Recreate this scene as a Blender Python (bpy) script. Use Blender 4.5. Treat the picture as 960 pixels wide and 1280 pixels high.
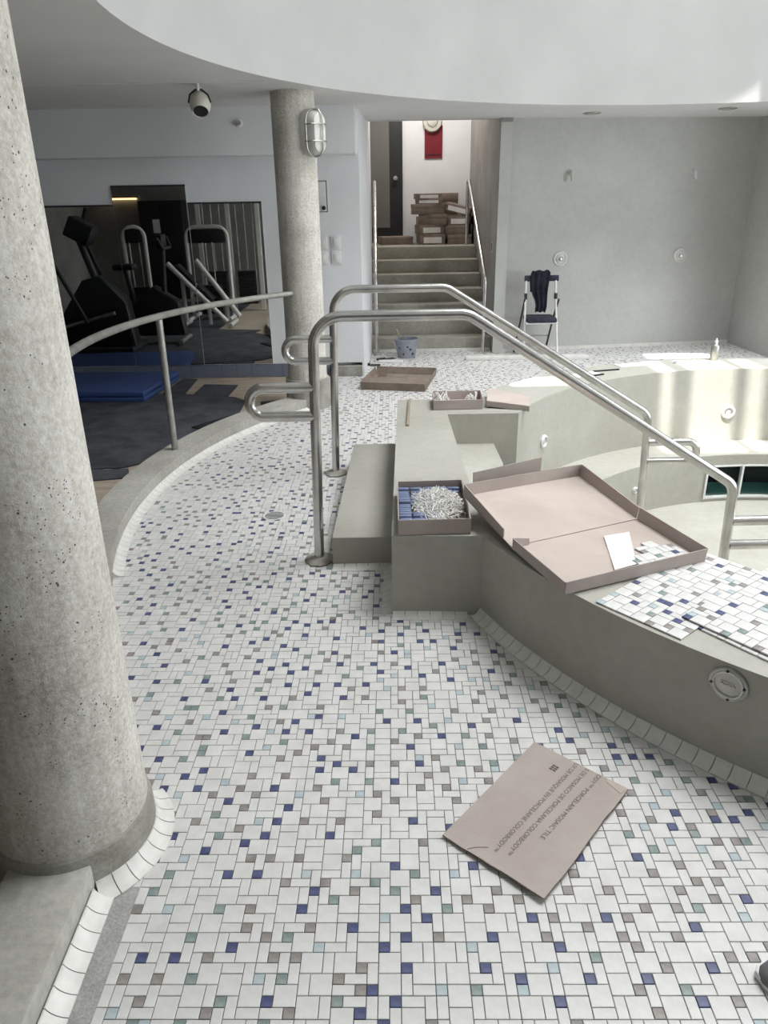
import bpy, bmesh, math, random
from mathutils import Matrix, Vector
random.seed(7)
for o in list(bpy.data.objects): bpy.data.objects.remove(o, do_unlink=True)
SC = bpy.context.scene
COL = SC.collection
PI = math.pi
R_ = math.radians

# ------------------------------------------------------------------ camera
CAM_H = 1.6
cd = bpy.data.cameras.new('camera'); cam = bpy.data.objects.new('camera', cd); COL.objects.link(cam)
cd.sensor_fit = 'HORIZONTAL'; cd.sensor_width = 36.0; cd.lens = 36.0 * 930.0 / 960.0
cd.clip_start = 0.02; cd.clip_end = 100
_t, _r = R_(22.8), R_(1.0)
_rv, _uv, _bv = Vector((1, 0, 0)), Vector((0, math.sin(_t), math.cos(_t))), Vector((0, -math.cos(_t), math.sin(_t)))
_ex, _ey = _rv * math.cos(_r) - _uv * math.sin(_r), _rv * math.sin(_r) + _uv * math.cos(_r)
M4 = Matrix.Identity(4)
for i in range(3):
    M4[i][0], M4[i][1], M4[i][2] = _ex[i], _ey[i], _bv[i]
M4[2][3] = CAM_H
cam.matrix_world = M4
SC.camera = cam

# ------------------------------------------------------------------ world, lights, exposure
W = bpy.data.worlds.new('sky'); SC.world = W; W.use_nodes = True
W.node_tree.nodes['Background'].inputs[0].default_value = (0.80, 0.90, 1.0, 1)
W.node_tree.nodes['Background'].inputs[1].default_value = 1.5
def area(name, loc, rot, shape, sx, sy, power, col):
    l = bpy.data.lights.new(name, 'AREA'); l.shape = shape; l.size = sx
    if shape in ('RECTANGLE', 'ELLIPSE'): l.size_y = sy
    l.energy = power; l.color = col
    o = bpy.data.objects.new(name, l); COL.objects.link(o); o.location = loc; o.rotation_euler = rot
    return o
area('skylight_daylight', (3.6, 4.2, 7.3), (0, 0, 0), 'DISK', 4.6, 4.6, 340, (0.97, 0.985, 1.0)).data.spread = R_(112)   # deep light well
area('window_daylight', (6.52, 2.2, 1.40), (0, R_(90), 0), 'RECTANGLE', 1.7, 5.0, 150, (0.93, 0.97, 1.0))
area('drum_side_fill', (6.02, 3.8, 3.35), (0, R_(84), 0), 'RECTANGLE', 1.6, 3.6, 120, (0.92, 0.97, 1.0))  # added fill for the far walls; the drum has no opening here
sl = bpy.data.lights.new('sun', 'SUN'); sl.energy = 13.0; sl.angle = R_(0.6); sl.color = (1.0, 0.975, 0.93)
so = bpy.data.objects.new('sun', sl); COL.objects.link(so)
SUN_D = Vector((0.08, 0.30, -0.95)).normalized()
so.rotation_euler = SUN_D.to_track_quat('-Z', 'Y').to_euler(); so.location = (2, 0, 8)
VS = SC.view_settings
VS.view_transform = 'Standard'; VS.look = 'None'; VS.gamma = 1.0; VS.use_curve_mapping = False; VS.exposure = 0.13

# ------------------------------------------------------------------ materials
def new_mat(name):
    m = bpy.data.materials.new(name); m.use_nodes = True
    nt = m.node_tree; b = nt.nodes['Principled BSDF']
    return m, nt, b
def nd(nt, typ, **kw):
    n = nt.nodes.new(typ)
    for k, v in kw.items():
        if k in n.inputs: n.inputs[k].default_value = v
        else: setattr(n, k, v)
    return n
def coords(nt, scale=(1, 1, 1)):
    tc = nd(nt, 'ShaderNodeTexCoord'); mp = nd(nt, 'ShaderNodeMapping')
    mp.inputs['Scale'].default_value = scale
    nt.links.new(tc.outputs['Object'], mp.inputs['Vector'])
    return mp.outputs['Vector']
def rgba(c): return (c[0], c[1], c[2], 1)
def mat_noise(name, c1, c2, scale=4.0, rough=0.8, bump=0.0, bscale=60.0, stretch=(1, 1, 1), metal=0.0, detail=6.0, lo=0.35, hi=0.65, spec=0.4, fine=0.0):
    m, nt, b = new_mat(name)
    v = coords(nt, stretch)
    n = nd(nt, 'ShaderNodeTexNoise', Scale=scale, Detail=detail, Roughness=0.6)
    nt.links.new(v, n.inputs['Vector'])
    r = nd(nt, 'ShaderNodeValToRGB')
    r.color_ramp.elements[0].position = lo; r.color_ramp.elements[1].position = hi
    r.color_ramp.elements[0].color = rgba(c1); r.color_ramp.elements[1].color = rgba(c2)
    nt.links.new(n.outputs[0], r.inputs[0])
    out = r.outputs[0]
    if fine > 0:
        n3 = nd(nt, 'ShaderNodeTexNoise', Scale=scale * 14, Detail=4.0)
        nt.links.new(v, n3.inputs['Vector'])
        mx = nd(nt, 'ShaderNodeMixRGB', blend_type='OVERLAY'); mx.inputs[0].default_value = fine
        nt.links.new(out, mx.inputs[1]); nt.links.new(n3.outputs[0], mx.inputs[2]); out = mx.outputs[0]
    nt.links.new(out, b.inputs['Base Color'])
    b.inputs['Roughness'].default_value = rough; b.inputs['Metallic'].default_value = metal
    b.inputs['Specular IOR Level'].default_value = spec
    if bump > 0:
        n2 = nd(nt, 'ShaderNodeTexNoise', Scale=bscale, Detail=4.0)
        nt.links.new(v, n2.inputs['Vector'])
        bp = nd(nt, 'ShaderNodeBump', Strength=bump, Distance=0.01)
        nt.links.new(n2.outputs[0], bp.inputs['Height']); nt.links.new(bp.outputs[0], b.inputs['Normal'])
    return m
def mat_flat(name, c, rough=0.6, metal=0.0, spec=0.4): # a plain painted finish with a faint mottling
    c2 = tuple(min(1, x * 1.06) for x in c); c1 = tuple(x * 0.94 for x in c)
    return mat_noise(name, c1, c2, 6.0, rough, metal=metal, spec=spec, detail=3.0)
def mat_emit(name, c, s):
    m, nt, b = new_mat(name)
    b.inputs['Base Color'].default_value = rgba(c); b.inputs['Emission Color'].default_value = rgba(c)
    b.inputs['Emission Strength'].default_value = s
    return m
def mat_concrete_pitted(name, c1, c2):
    m, nt, b = new_mat(name)
    v = coords(nt)
    n = nd(nt, 'ShaderNodeTexNoise', Scale=3.5, Detail=9.0, Roughness=0.68); nt.links.new(v, n.inputs['Vector'])
    r = nd(nt, 'ShaderNodeValToRGB'); r.color_ramp.elements[0].position = 0.33; r.color_ramp.elements[1].position = 0.68
    r.color_ramp.elements[0].color = rgba(c1); r.color_ramp.elements[1].color = rgba(c2)
    nt.links.new(n.outputs[0], r.inputs[0])
    n2 = nd(nt, 'ShaderNodeTexNoise', Scale=75.0, Detail=6.0, Roughness=0.7); nt.links.new(v, n2.inputs['Vector'])
    ov = nd(nt, 'ShaderNodeMixRGB', blend_type='OVERLAY'); ov.inputs[0].default_value = 0.75
    nt.links.new(r.outputs[0], ov.inputs[1]); nt.links.new(n2.outputs[0], ov.inputs[2])
    # vertical brushed streaks
    vs = coords(nt, (22, 22, 1.6))
    n4 = nd(nt, 'ShaderNodeTexNoise', Scale=2.0, Detail=5.0); nt.links.new(vs, n4.inputs['Vector'])
    ov2 = nd(nt, 'ShaderNodeMixRGB', blend_type='OVERLAY'); ov2.inputs[0].default_value = 0.30
    nt.links.new(ov.outputs[0], ov2.inputs[1]); nt.links.new(n4.outputs[0], ov2.inputs[2])
    # pits
    prev = ov2.outputs[0]; hs = []
    for sc_, thr, keep in ((60.0, 0.17, 0.54), (120.0, 0.22, 0.52)):
        vo = nd(nt, 'ShaderNodeTexVoronoi', Scale=sc_); nt.links.new(v, vo.inputs['Vector'])
        lt = nd(nt, 'ShaderNodeMath', operation='LESS_THAN'); lt.inputs[1].default_value = thr
        nt.links.new(vo.outputs['Distance'], lt.inputs[0])
        nn = nd(nt, 'ShaderNodeTexNoise', Scale=9.0, Detail=3.0); nt.links.new(v, nn.inputs['Vector'])
        gt = nd(nt, 'ShaderNodeMath', operation='GREATER_THAN'); gt.inputs[1].default_value = keep
        nt.links.new(nn.outputs[0], gt.inputs[0])
        mu = nd(nt, 'ShaderNodeMath', operation='MULTIPLY'); nt.links.new(lt.outputs[0], mu.inputs[0]); nt.links.new(gt.outputs[0], mu.inputs[1])
        sep = nd(nt, 'ShaderNodeSeparateColor'); nt.links.new(vo.outputs['Color'], sep.inputs[0])
        g2 = nd(nt, 'ShaderNodeMath', operation='GREATER_THAN'); g2.inputs[1].default_value = 0.55; nt.links.new(sep.outputs[0], g2.inputs[0])
        m2 = nd(nt, 'ShaderNodeMath', operation='MULTIPLY'); nt.links.new(mu.outputs[0], m2.inputs[0]); nt.links.new(g2.outputs[0], m2.inputs[1])
        mx = nd(nt, 'ShaderNodeMixRGB'); mx.inputs[2].default_value = (0.10, 0.095, 0.085, 1)
        nt.links.new(m2.outputs[0], mx.inputs[0]); nt.links.new(prev, mx.inputs[1]); prev = mx.outputs[0]; hs.append(m2)
    nt.links.new(prev, b.inputs['Base Color'])
    ad = nd(nt, 'ShaderNodeMath', operation='ADD'); nt.links.new(hs[0].outputs[0], ad.inputs[0]); nt.links.new(hs[1].outputs[0], ad.inputs[1])
    sb = nd(nt, 'ShaderNodeMath', operation='SUBTRACT'); nt.links.new(n2.outputs[0], sb.inputs[0]); nt.links.new(ad.outputs[0], sb.inputs[1])
    bp = nd(nt, 'ShaderNodeBump', Strength=0.5, Distance=0.006); nt.links.new(sb.outputs[0], bp.inputs['Height'])
    nt.links.new(bp.outputs[0], b.inputs['Normal'])
    b.inputs['Roughness'].default_value = 0.9; b.inputs['Specular IOR Level'].default_value = 0.2
    return m
M = {}
M['col'] = mat_concrete_pitted('column_concrete', (0.46, 0.435, 0.385), (0.68, 0.655, 0.60))
M['collar'] = mat_noise('collar_cement', (0.26, 0.25, 0.215), (0.42, 0.41, 0.37), 7.0, 0.9, 0.3, 60, fine=0.3)
M['cement'] = mat_noise('pool_cement', (0.375, 0.366, 0.318), (0.435, 0.427, 0.382), 1.8, 0.85, 0.12, 70, fine=0.10)
M['cement_top'] = M['cement']
M['kerb'] = mat_noise('kerb_cement', (0.34, 0.33, 0.295), (0.46, 0.45, 0.41), 3.0, 0.9, 0.25, 60, fine=0.3)
M['backcem'] = mat_noise('shower_wall_cement', (0.48, 0.483, 0.455), (0.535, 0.538, 0.51), 1.3, 0.9, 0.10, 60, fine=0.10)
M['stair'] = mat_noise('stair_cement', (0.30, 0.285, 0.24), (0.43, 0.415, 0.36), 2.5, 0.9, 0.2, 60, fine=0.3)
M['white'] = mat_noise('white_paint', (0.75, 0.76, 0.775), (0.80, 0.81, 0.82), 2.0, 0.75)
M['ceil'] = mat_noise('ceiling_paint', (0.70, 0.695, 0.68), (0.75, 0.745, 0.73), 1.5, 0.85)
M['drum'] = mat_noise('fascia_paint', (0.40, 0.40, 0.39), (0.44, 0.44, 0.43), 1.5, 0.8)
M['grout'] = mat_noise('grout_screed', (0.085, 0.082, 0.076), (0.15, 0.145, 0.135), 20.0, 0.95, 0.3, 120)
M['screed'] = mat_noise('grey_screed', (0.31, 0.305, 0.29), (0.42, 0.415, 0.40), 12.0, 0.9, 0.3, 120, fine=0.4)
M['tile_w'] = mat_noise('tile_white', (0.60, 0.592, 0.572), (0.70, 0.692, 0.672), 14.0, 0.45, spec=0.45, detail=5, fine=0.12)
M['tile_n'] = mat_noise('tile_navy', (0.046, 0.056, 0.135), (0.10, 0.115, 0.225), 30.0, 0.4, detail=5)
M['tile_t'] = mat_noise('tile_taupe', (0.215, 0.195, 0.178), (0.33, 0.305, 0.285), 30.0, 0.45, detail=5)
M['tile_g'] = mat_noise('tile_sage', (0.165, 0.22, 0.207), (0.29, 0.345, 0.325), 25.0, 0.45, detail=5)
M['tile_b'] = mat_noise('tile_pale_blue', (0.37, 0.44, 0.465), (0.48, 0.54, 0.56), 25.0, 0.45, detail=5)
M['cove'] = mat_noise('cove_white', (0.66, 0.65, 0.61), (0.76, 0.75, 0.71), 18.0, 0.4, spec=0.5)
M['steel'] = mat_noise('brushed_steel', (0.50, 0.49, 0.47), (0.66, 0.65, 0.63), 9.0, 0.27, metal=1.0, stretch=(1, 1, 1))
M['steel_dull'] = mat_noise('dull_steel', (0.36, 0.36, 0.33), (0.50, 0.49, 0.46), 12.0, 0.42, metal=0.9)
M['card'] = mat_noise('cardboard', (0.41, 0.35, 0.32), (0.46, 0.40, 0.37), 5.0, 0.85, 0.08, 90, spec=0.2)
M['card_in'] = mat_noise('cardboard_inside', (0.46, 0.39, 0.35), (0.52, 0.445, 0.40), 4.0, 0.85, 0.06, 80, spec=0.2)
M['card_edge'] = mat_noise('cardboard_edge', (0.20, 0.15, 0.12), (0.34, 0.27, 0.22), 80.0, 0.9)
M['card_dk'] = mat_noise('cardboard_dusty', (0.20, 0.16, 0.13), (0.29, 0.235, 0.195), 8.0, 0.9)
M['ink'] = mat_flat('printed_ink', (0.085, 0.075, 0.07), 0.8)
M['paper'] = mat_flat('white_paper', (0.82, 0.81, 0.78), 0.7)
M['bluebar'] = mat_noise('blue_glaze', (0.13, 0.17, 0.29), (0.22, 0.27, 0.41), 30.0, 0.3, spec=0.6)
M['rubber'] = mat_noise('black_rubber', (0.030, 0.033, 0.040), (0.075, 0.080, 0.092), 5.0, 0.8, 0.2, 120, fine=0.4)
M['bluemat'] = mat_flat('blue_vinyl', (0.045, 0.085, 0.24), 0.45)
M['ply'] = mat_noise('plywood', (0.33, 0.27, 0.205), (0.44, 0.37, 0.295), 3.0, 0.8, stretch=(1, 6, 1))
M['bluebase'] = mat_flat('slate_blue_tile', (0.165, 0.185, 0.24), 0.4)
M['black'] = mat_flat('black_plastic', (0.018, 0.018, 0.020), 0.45)
M['dark'] = mat_flat('dark_grey_paint', (0.032, 0.033, 0.035), 0.5)
M['whitemetal'] = mat_flat('white_enamel', (0.72, 0.71, 0.68), 0.35)
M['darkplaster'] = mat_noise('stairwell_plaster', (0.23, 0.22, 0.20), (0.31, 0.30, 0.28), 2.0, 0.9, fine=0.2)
M['red'] = mat_flat('red_sign', (0.19, 0.016, 0.024), 0.5)
M['plate'] = mat_flat('white_plastic', (0.74, 0.74, 0.73), 0.4)
M['cloth'] = mat_noise('navy_cloth', (0.018, 0.020, 0.032), (0.045, 0.048, 0.070), 12.0, 0.9, 0.3, 60)
M['grey_plastic'] = mat_flat('grey_bucket', (0.27, 0.285, 0.33), 0.5)
M['teal'] = mat_flat('teal_pool_tile', (0.17, 0.38, 0.36), 0.4)
M['skin_grey'] = mat_flat('shoe_grey', (0.16, 0.16, 0.165), 0.8)
M['egg'] = mat_flat('ivory_plastic', (0.62, 0.60, 0.52), 0.35)
M['warm'] = mat_emit('warm_cove_lamp', (1.0, 0.72, 0.38), 2.5)
M['frost'] = mat_flat('frosted_glass', (0.62, 0.62, 0.58), 0.35)
M['wood'] = mat_flat('weathered_wood', (0.30, 0.26, 0.19), 0.8)
m, nt, b = new_mat('mirror_silver'); b.inputs['Metallic'].default_value = 1.0; b.inputs['Roughness'].default_value = 0.015
b.inputs['Base Color'].default_value = (0.70, 0.72, 0.71, 1); M['mirror'] = m
m, nt, b = new_mat('pane_glass'); b.inputs['Transmission Weight'].default_value = 1.0; b.inputs['Roughness'].default_value = 0.03
b.inputs['Base Color'].default_value = (0.75, 0.9, 0.88, 1); b.inputs['IOR'].default_value = 1.1; M['glass'] = m
m, nt, b = new_mat('door_glass'); b.inputs['Base Color'].default_value = (0.17, 0.17, 0.155, 1); b.inputs['Roughness'].default_value = 0.12; M['dglass'] = m
m, nt, b = new_mat('skylight_acrylic'); b.inputs['Base Color'].default_value = (0.85, 0.87, 0.88, 1); b.inputs['Roughness'].default_value = 0.5; M['acrylic'] = m

# ------------------------------------------------------------------ mesh helpers
def finish(bm, smooth):
    bmesh.ops.recalc_face_normals(bm, faces=bm.faces)
    if smooth:
        for f in bm.faces: f.smooth = True
        for e in bm.edges:
            if len(e.link_faces) == 2 and e.calc_face_angle(0.0) > R_(38): e.smooth = False
def obj(name, bm, mat, parent=None, smooth=True, world=True, label=None):
    if isinstance(bm, bpy.types.Mesh): me = bm
    else:
        finish(bm, smooth); me = bpy.data.meshes.new(name); bm.to_mesh(me); bm.free()
    if mat is not None:
        for mm in (mat if isinstance(mat, (list, tuple)) else [mat]): me.materials.append(M[mm])
    o = bpy.data.objects.new(name, me); COL.objects.link(o)
    if parent is not None:
        o.parent = parent
        if world and parent.type == 'EMPTY': o.matrix_parent_inverse = parent.matrix_basis.inverted()
    if label: o['label'] = label
    return o
def tag(o, label, cat, group=None):
    o['label'] = label; o['category'] = cat
    if group: o['group'] = group
    return o
def thing(name, label, cat, loc=(0, 0, 0), rotz=0.0, group=None):
    o = bpy.data.objects.new(name, None); COL.objects.link(o); o.empty_display_size = 0.05
    o.location = loc; o.rotation_euler = (0, 0, rotz)
    return tag(o, label, cat, group)
def struct(name, bm, mat, label, smooth=True):
    o = obj(name, bm, mat, smooth=smooth); o['kind'] = 'structure'; o['label'] = label
    return o
def B(): return bmesh.new()
def box(bm, x0, y0, z0, x1, y1, z1, mtx=None, bev=0.0):
    vs = [Vector((x, y, z)) for x in (x0, x1) for y in (y0, y1) for z in (z0, z1)]
    if mtx is not None: vs = [mtx @ v for v in vs]
    v = [bm.verts.new(p) for p in vs]
    fs = [bm.faces.new([v[i] for i in q]) for q in ((0, 1, 3, 2), (4, 6, 7, 5), (0, 4, 5, 1), (2, 3, 7, 6), (0, 2, 6, 4), (1, 5, 7, 3))]
    if bev > 0:
        es = list({e for f in fs for e in f.edges})
        bmesh.ops.bevel(bm, geom=es, offset=bev, segments=2, profile=0.5, affect='EDGES')
    return bm
def prism(bm, pts, z0, z1, mtx=None, bev=0.0):
    lo = [Vector((p[0], p[1], z0)) for p in pts]; hi = [Vector((p[0], p[1], z1)) for p in pts]
    if mtx is not None: lo = [mtx @ p for p in lo]; hi = [mtx @ p for p in hi]
    a = [bm.verts.new(p) for p in lo]; c = [bm.verts.new(p) for p in hi]
    n = len(pts); fs = [bm.faces.new(a[::-1]), bm.faces.new(c)]
    for i in range(n): fs.append(bm.faces.new((a[i], a[(i + 1) % n], c[(i + 1) % n], c[i])))
    if bev > 0:
        es = list({e for f in fs[:2] for e in f.edges})
        bmesh.ops.bevel(bm, geom=es, offset=bev, segments=2, profile=0.5, affect='EDGES')
    return bm
def slab3(bm, corners, up, h):      # four corners in space, thickened along 'up'
    up = Vector(up).normalized() * h
    a = [bm.verts.new(Vector(c)) for c in corners]; d = [bm.verts.new(Vector(c) + up) for c in corners]
    n = len(a); bm.faces.new(a[::-1]); bm.faces.new(d)
    for i in range(n): bm.faces.new((a[i], a[(i + 1) % n], d[(i + 1) % n], d[i]))
    return bm
def fillet(pts, rad, seg=8):
    P = [Vector(p) for p in pts]; out = [P[0]]
    for i in range(1, len(P) - 1):
        r = rad[i - 1] if isinstance(rad, (list, tuple)) else rad
        a = (P[i - 1] - P[i]).normalized(); c = (P[i + 1] - P[i]).normalized()
        ang = a.angle(c); 
        if ang > PI - 0.02 or r <= 0: out.append(P[i]); continue
        t = min(r / math.tan(ang / 2), 0.49 * (P[i - 1] - P[i]).length, 0.49 * (P[i + 1] - P[i]).length)
        rr = t * math.tan(ang / 2); bis = (a + c).normalized(); cen = P[i] + bis * (rr / math.sin(ang / 2))
        s, e = P[i] + a * t, P[i] + c * t
        vs, ve = s - cen, e - cen; th = vs.angle(ve)
        ax = vs.cross(ve).normalized()
        for k in range(seg + 1): out.append(cen + Matrix.Rotation(th * k / seg, 3, ax) @ vs)
    out.append(P[-1]); return out
def tube(bm, path, r, n=14, cap=True):
    P = [Vector(p) for p in path]; rs = r if isinstance(r, (list, tuple)) else [r] * len(P)
    t0 = (P[1] - P[0]).normalized(); up = Vector((0, 0, 1)) if abs(t0.z) < 0.9 else Vector((1, 0, 0))
    nrm = t0.cross(up).normalized(); rings = []; prev = t0
    for i, p in enumerate(P):
        t = ((P[min(i + 1, len(P) - 1)] - P[max(i - 1, 0)])).normalized()
        q = prev.rotation_difference(t); nrm = (q @ nrm); nrm = (nrm - t * nrm.dot(t)).normalized(); prev = t
        bn = t.cross(nrm)
        rings.append([bm.verts.new(p + (nrm * math.cos(2 * PI * k / n) + bn * math.sin(2 * PI * k / n)) * rs[i]) for k in range(n)])
    for a, c in zip(rings[:-1], rings[1:]):
        for k in range(n): bm.faces.new((a[k], a[(k + 1) % n], c[(k + 1) % n], c[k]))
    if cap: bm.faces.new(rings[0][::-1]); bm.faces.new(rings[-1])
    return bm
def lathe(bm, prof, n=32, mtx=None, closed=False):   # prof: (r, z)
    rings = []
    for r, z in prof:
        if r < 1e-6:
            p = Vector((0, 0, z)); rings.append([bm.verts.new(mtx @ p if mtx is not None else p)])
        else:
            row = []
            for k in range(n):
                p = Vector((r * math.cos(2 * PI * k / n), r * math.sin(2 * PI * k / n), z))
                row.append(bm.verts.new(mtx @ p if mtx is not None else p))
            rings.append(row)
    pr = list(zip(rings[:-1], rings[1:])) + ([(rings[-1], rings[0])] if closed else [])
    for a, c in pr:
        for k in range(n):
            k2 = (k + 1) % n
            if len(a) == 1 and len(c) == 1: continue
            if len(a) == 1: bm.faces.new((a[0], c[k2], c[k]))
            elif len(c) == 1: bm.faces.new((a[k], a[k2], c[0]))
            else: bm.faces.new((a[k], a[k2], c[k2], c[k]))
    if not closed:
        if len(rings[0]) > 1: bm.faces.new(rings[0][::-1])
        if len(rings[-1]) > 1: bm.faces.new(rings[-1])
    return bm
def frame(p, xdir, zdir):           # matrix with local z along zdir
    z = Vector(zdir).normalized(); x = Vector(xdir); x = (x - z * x.dot(z)).normalized(); y = z.cross(x)
    m = Matrix.Identity(4)
    for i in range(3): m[i][0], m[i][1], m[i][2], m[i][3] = x[i], y[i], z[i], p[i]
    return m
def arc_strip(bm, cx, cy, r0, r1, a0, a1, z0, z1, n):    # solid curved block
    rows = []
    for k in range(n + 1):
        a = a0 + (a1 - a0) * k / n; c, s = math.cos(a), math.sin(a)
        rows.append([bm.verts.new((cx + r * c, cy + r * s, z)) for r, z in ((r0, z0), (r1, z0), (r1, z1), (r0, z1))])
    for p, q in zip(rows[:-1], rows[1:]):
        for i in range(4): bm.faces.new((p[i], p[(i + 1) % 4], q[(i + 1) % 4], q[i]))
    bm.faces.new(rows[0][::-1]); bm.faces.new(rows[-1]); return bm
def boolean(base, ops):             # base, [(bm, 'UNION'|'DIFFERENCE')] -> new mesh
    def tmp(bm):
        bmesh.ops.recalc_face_normals(bm, faces=bm.faces)
        me = bpy.data.meshes.new('tmp'); bm.to_mesh(me); bm.free(); o = bpy.data.objects.new('tmp', me); COL.objects.link(o); return o
    ob = tmp(base); others = []
    for bm, op in ops:
        t = tmp(bm); others.append(t); md = ob.modifiers.new('b', 'BOOLEAN'); md.operation = op; md.object = t; md.solver = 'EXACT'
    bpy.context.view_layer.update()
    dg = bpy.context.evaluated_depsgraph_get(); me = bpy.data.meshes.new_from_object(ob.evaluated_get(dg))
    for t in others + [ob]: bpy.data.objects.remove(t, do_unlink=True)
    bm = bmesh.new(); bm.from_mesh(me); return bm

# ------------------------------------------------------------------ layout constants (metres)
PCX, PCY, ROUT, RIN, RSEAT, ZRIM, ZSEAT, ZPF = 2.72, 3.57, 2.49, 2.09, 1.73, 0.36, -0.21, -0.58
KCX, KCY, KRI, KRO, KH = 1.78, 3.93, 3.16, 3.34, 0.095
CEIL = 2.33; HCX, HCY, HR = 2.54, 3.79, 3.64; DRUM_TOP = 7.4
NC = (-0.85, 1.54, 0.195)            # near column
FCc = (-0.617, 6.17, 0.16)           # far column
GY = 7.30                            # gym wall face
# ------------------------------------------------------------------ setting: floor slab with pool pit
bm = B()
rim = [bm.verts.new((PCX + 2.3 * math.cos(2 * PI * k / 96), PCY + 2.3 * math.sin(2 * PI * k / 96), -0.004)) for k in range(96)]
outer = [bm.verts.new(p) for p in ((-5.2, -2.6, -0.004), (6.8, -2.6, -0.004), (6.8, 9.0, -0.004), (-5.2, 9.0, -0.004))]
es = [bm.edges.new((rim[k], rim[(k + 1) % 96])) for k in range(96)] + [bm.edges.new((outer[k], outer[(k + 1) % 4])) for k in range(4)]
bmesh.ops.triangle_fill(bm, use_beauty=True, use_dissolve=False, edges=es)
FLOOR = struct('floor', bm, 'grout', 'white mosaic tile deck around the raised pool, speckled navy, taupe and sage')

# -- mosaic tile -------------------------------------------------------------
U = 0.0254; GAP = 0.0009
def tile_mesh(name, w, h, mat):
    bm = B(); a, b2 = w * U / 2 - GAP, h * U / 2 - GAP; e = 0.0012
    lo = [bm.verts.new((sx * a, sy * b2, -0.005)) for sx, sy in ((-1, -1), (1, -1), (1, 1), (-1, 1))]
    mi = [bm.verts.new((sx * a, sy * b2, -0.0009)) for sx, sy in ((-1, -1), (1, -1), (1, 1), (-1, 1))]
    hi = [bm.verts.new((sx * (a - e), sy * (b2 - e), 0.0)) for sx, sy in ((-1, -1), (1, -1), (1, 1), (-1, 1))]
    bm.faces.new(hi)
    for k in range(4):
        bm.faces.new((lo[k], lo[(k + 1) % 4], mi[(k + 1) % 4], mi[k])); bm.faces.new((mi[k], mi[(k + 1) % 4], hi[(k + 1) % 4], hi[k]))
    me = bpy.data.meshes.new(name); bm.to_mesh(me); bm.free(); me.materials.append(M[mat]); return me
TM = {}
for w, h in ((2, 2), (2, 1), (1, 2)): TM[(w, h, 'w')] = tile_mesh('tile', w, h, 'tile_w')
for c in 'wntgb': TM[(1, 1, c)] = tile_mesh('tile', 1, 1, 'tile_' + c)
def pattern(nx, ny, rnd, wts=(4.0, 1.5, 1.5, 5.0)):
    G = [[None] * (nx + 2) for _ in range(ny + 3)]; out = []
    for y in range(ny):
        for x in range(nx):
            if G[y][x] is not None: continue
            r2 = x + 1 < nx and G[y][x + 1] is None; d2 = y + 1 < ny
            left = G[y][x - 1] if x else None; up = G[y - 1][x] if y else None
            near_s = any(G[yy][xx] is not None and G[yy][xx][0] == 's' for yy in (y - 1, y, y + 1) for xx in (x - 1, x, x + 1) if yy >= 0 and xx >= 0)
            near_s2 = any(G[yy][xx] is not None and G[yy][xx][0] == 's' for yy in (y - 2, y - 1, y) for xx in range(x - 2, x + 3) if yy >= 0 and 0 <= xx < nx)
            op = []
            if r2 and d2: op.append(('b', 2, 2, wts[0] * (0.12 if left and left[0] == 'b' and left[1] == y else 1) * (0.25 if up and up[0] == 'b' and up[2] == x else 1)))
            if r2: op.append(('h', 2, 1, wts[1] * (0.1 if (left and left[0] == 'h') or (up and up[0] == 'h' and up[2] == x) else 1)))
            if d2: op.append(('v', 1, 2, wts[2] * (0.1 if left and left[0] == 'v' else 1) * (0.3 if up and up[0] == 'v' else 1)))
            op.append(('s', 1, 1, wts[3] * (0.02 if near_s else 0.45 if near_s2 else 1)))
            q = rnd.random() * sum(o[3] for o in op)
            for o in op:
                q -= o[3]
                if q <= 0: break
            t = (o[0], y, x)
            for yy in range(y, y + o[2]):
                for xx in range(x, x + o[1]): G[yy][xx] = t
            q = rnd.random(); c = 'w' if o[0] != 's' else 'n' if q < 0.33 else 't' if q < 0.69 else 'g' if q < 0.86 else 'b'
            out.append((x, y, o[1], o[2], c))
    return out
GA = R_(-1.0); ca, sa = math.cos(GA), math.sin(GA)
def on_deck(x, y):
    if y < 0.55 or y > 8.75 or x > 4.2: return False
    if y < 1.40 and x < -0.66: return False
    if x < -1.42: return False
    if y <= 3.06 and y >= 1.4:                        # straight run of kerb behind the near column
        if y < 3.06 and x < (-1.257 + (3.06 - y) * 0.238 if y > 2.4 else -1.10 + (2.4 - y) * 0.385): return False
    if y > 3.06 and math.hypot(x - KCX, y - KCY) > KRI + 0.01 and y < 6.2: return False
    if y >= 6.2 and x < -0.6 : return False
    if y > 7.32 and x < -0.19: return False
    if y > 8.5 and x < 1.25: return False
    if math.hypot(x - NC[0], y - NC[1]) < 0.20: return False
    if math.hypot(x - PCX, y - PCY) < ROUT + 0.01: return False
    if 0.06 < x < 0.6 and 2.74 < y < 4.84: return False
    if -0.17 < x < 0.08 and 3.19 < y < 4.55: return False
    return True
cells = pattern(int(6.2 / U), int(8.6 / U), random.Random(11))
tiles = []
for cx, cy, w, h, c in cells:
    if (cy + h) * U + 0.4 < 1.41:          # straight edge along the bare screed
        if cx + w <= 37: continue
        if cx < 37: cx, w = 37, 1
    lx, ly = (cx + w / 2) * U - 1.6, (cy + h / 2) * U + 0.4
    x, y = lx * ca - ly * sa, lx * sa + ly * ca
    if on_deck(x, y): tiles.append((x, y, w, h, c))
def cam_uv(x, y, z):
    v = M4.inverted() @ Vector((x, y, z)); 
    return (480 + 930 * v.x / -v.z, 640 - 930 * v.y / -v.z) if v.z < -0.05 else (-999, -999)
def showing(t):
    u, v = cam_uv(t[0], t[1], 0); return -10 < u < 970 and -10 < v < 1290
near = sorted([t for t in tiles if showing(t)], key=lambda t: t[0] ** 2 + t[1] ** 2 + CAM_H ** 2)
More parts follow.
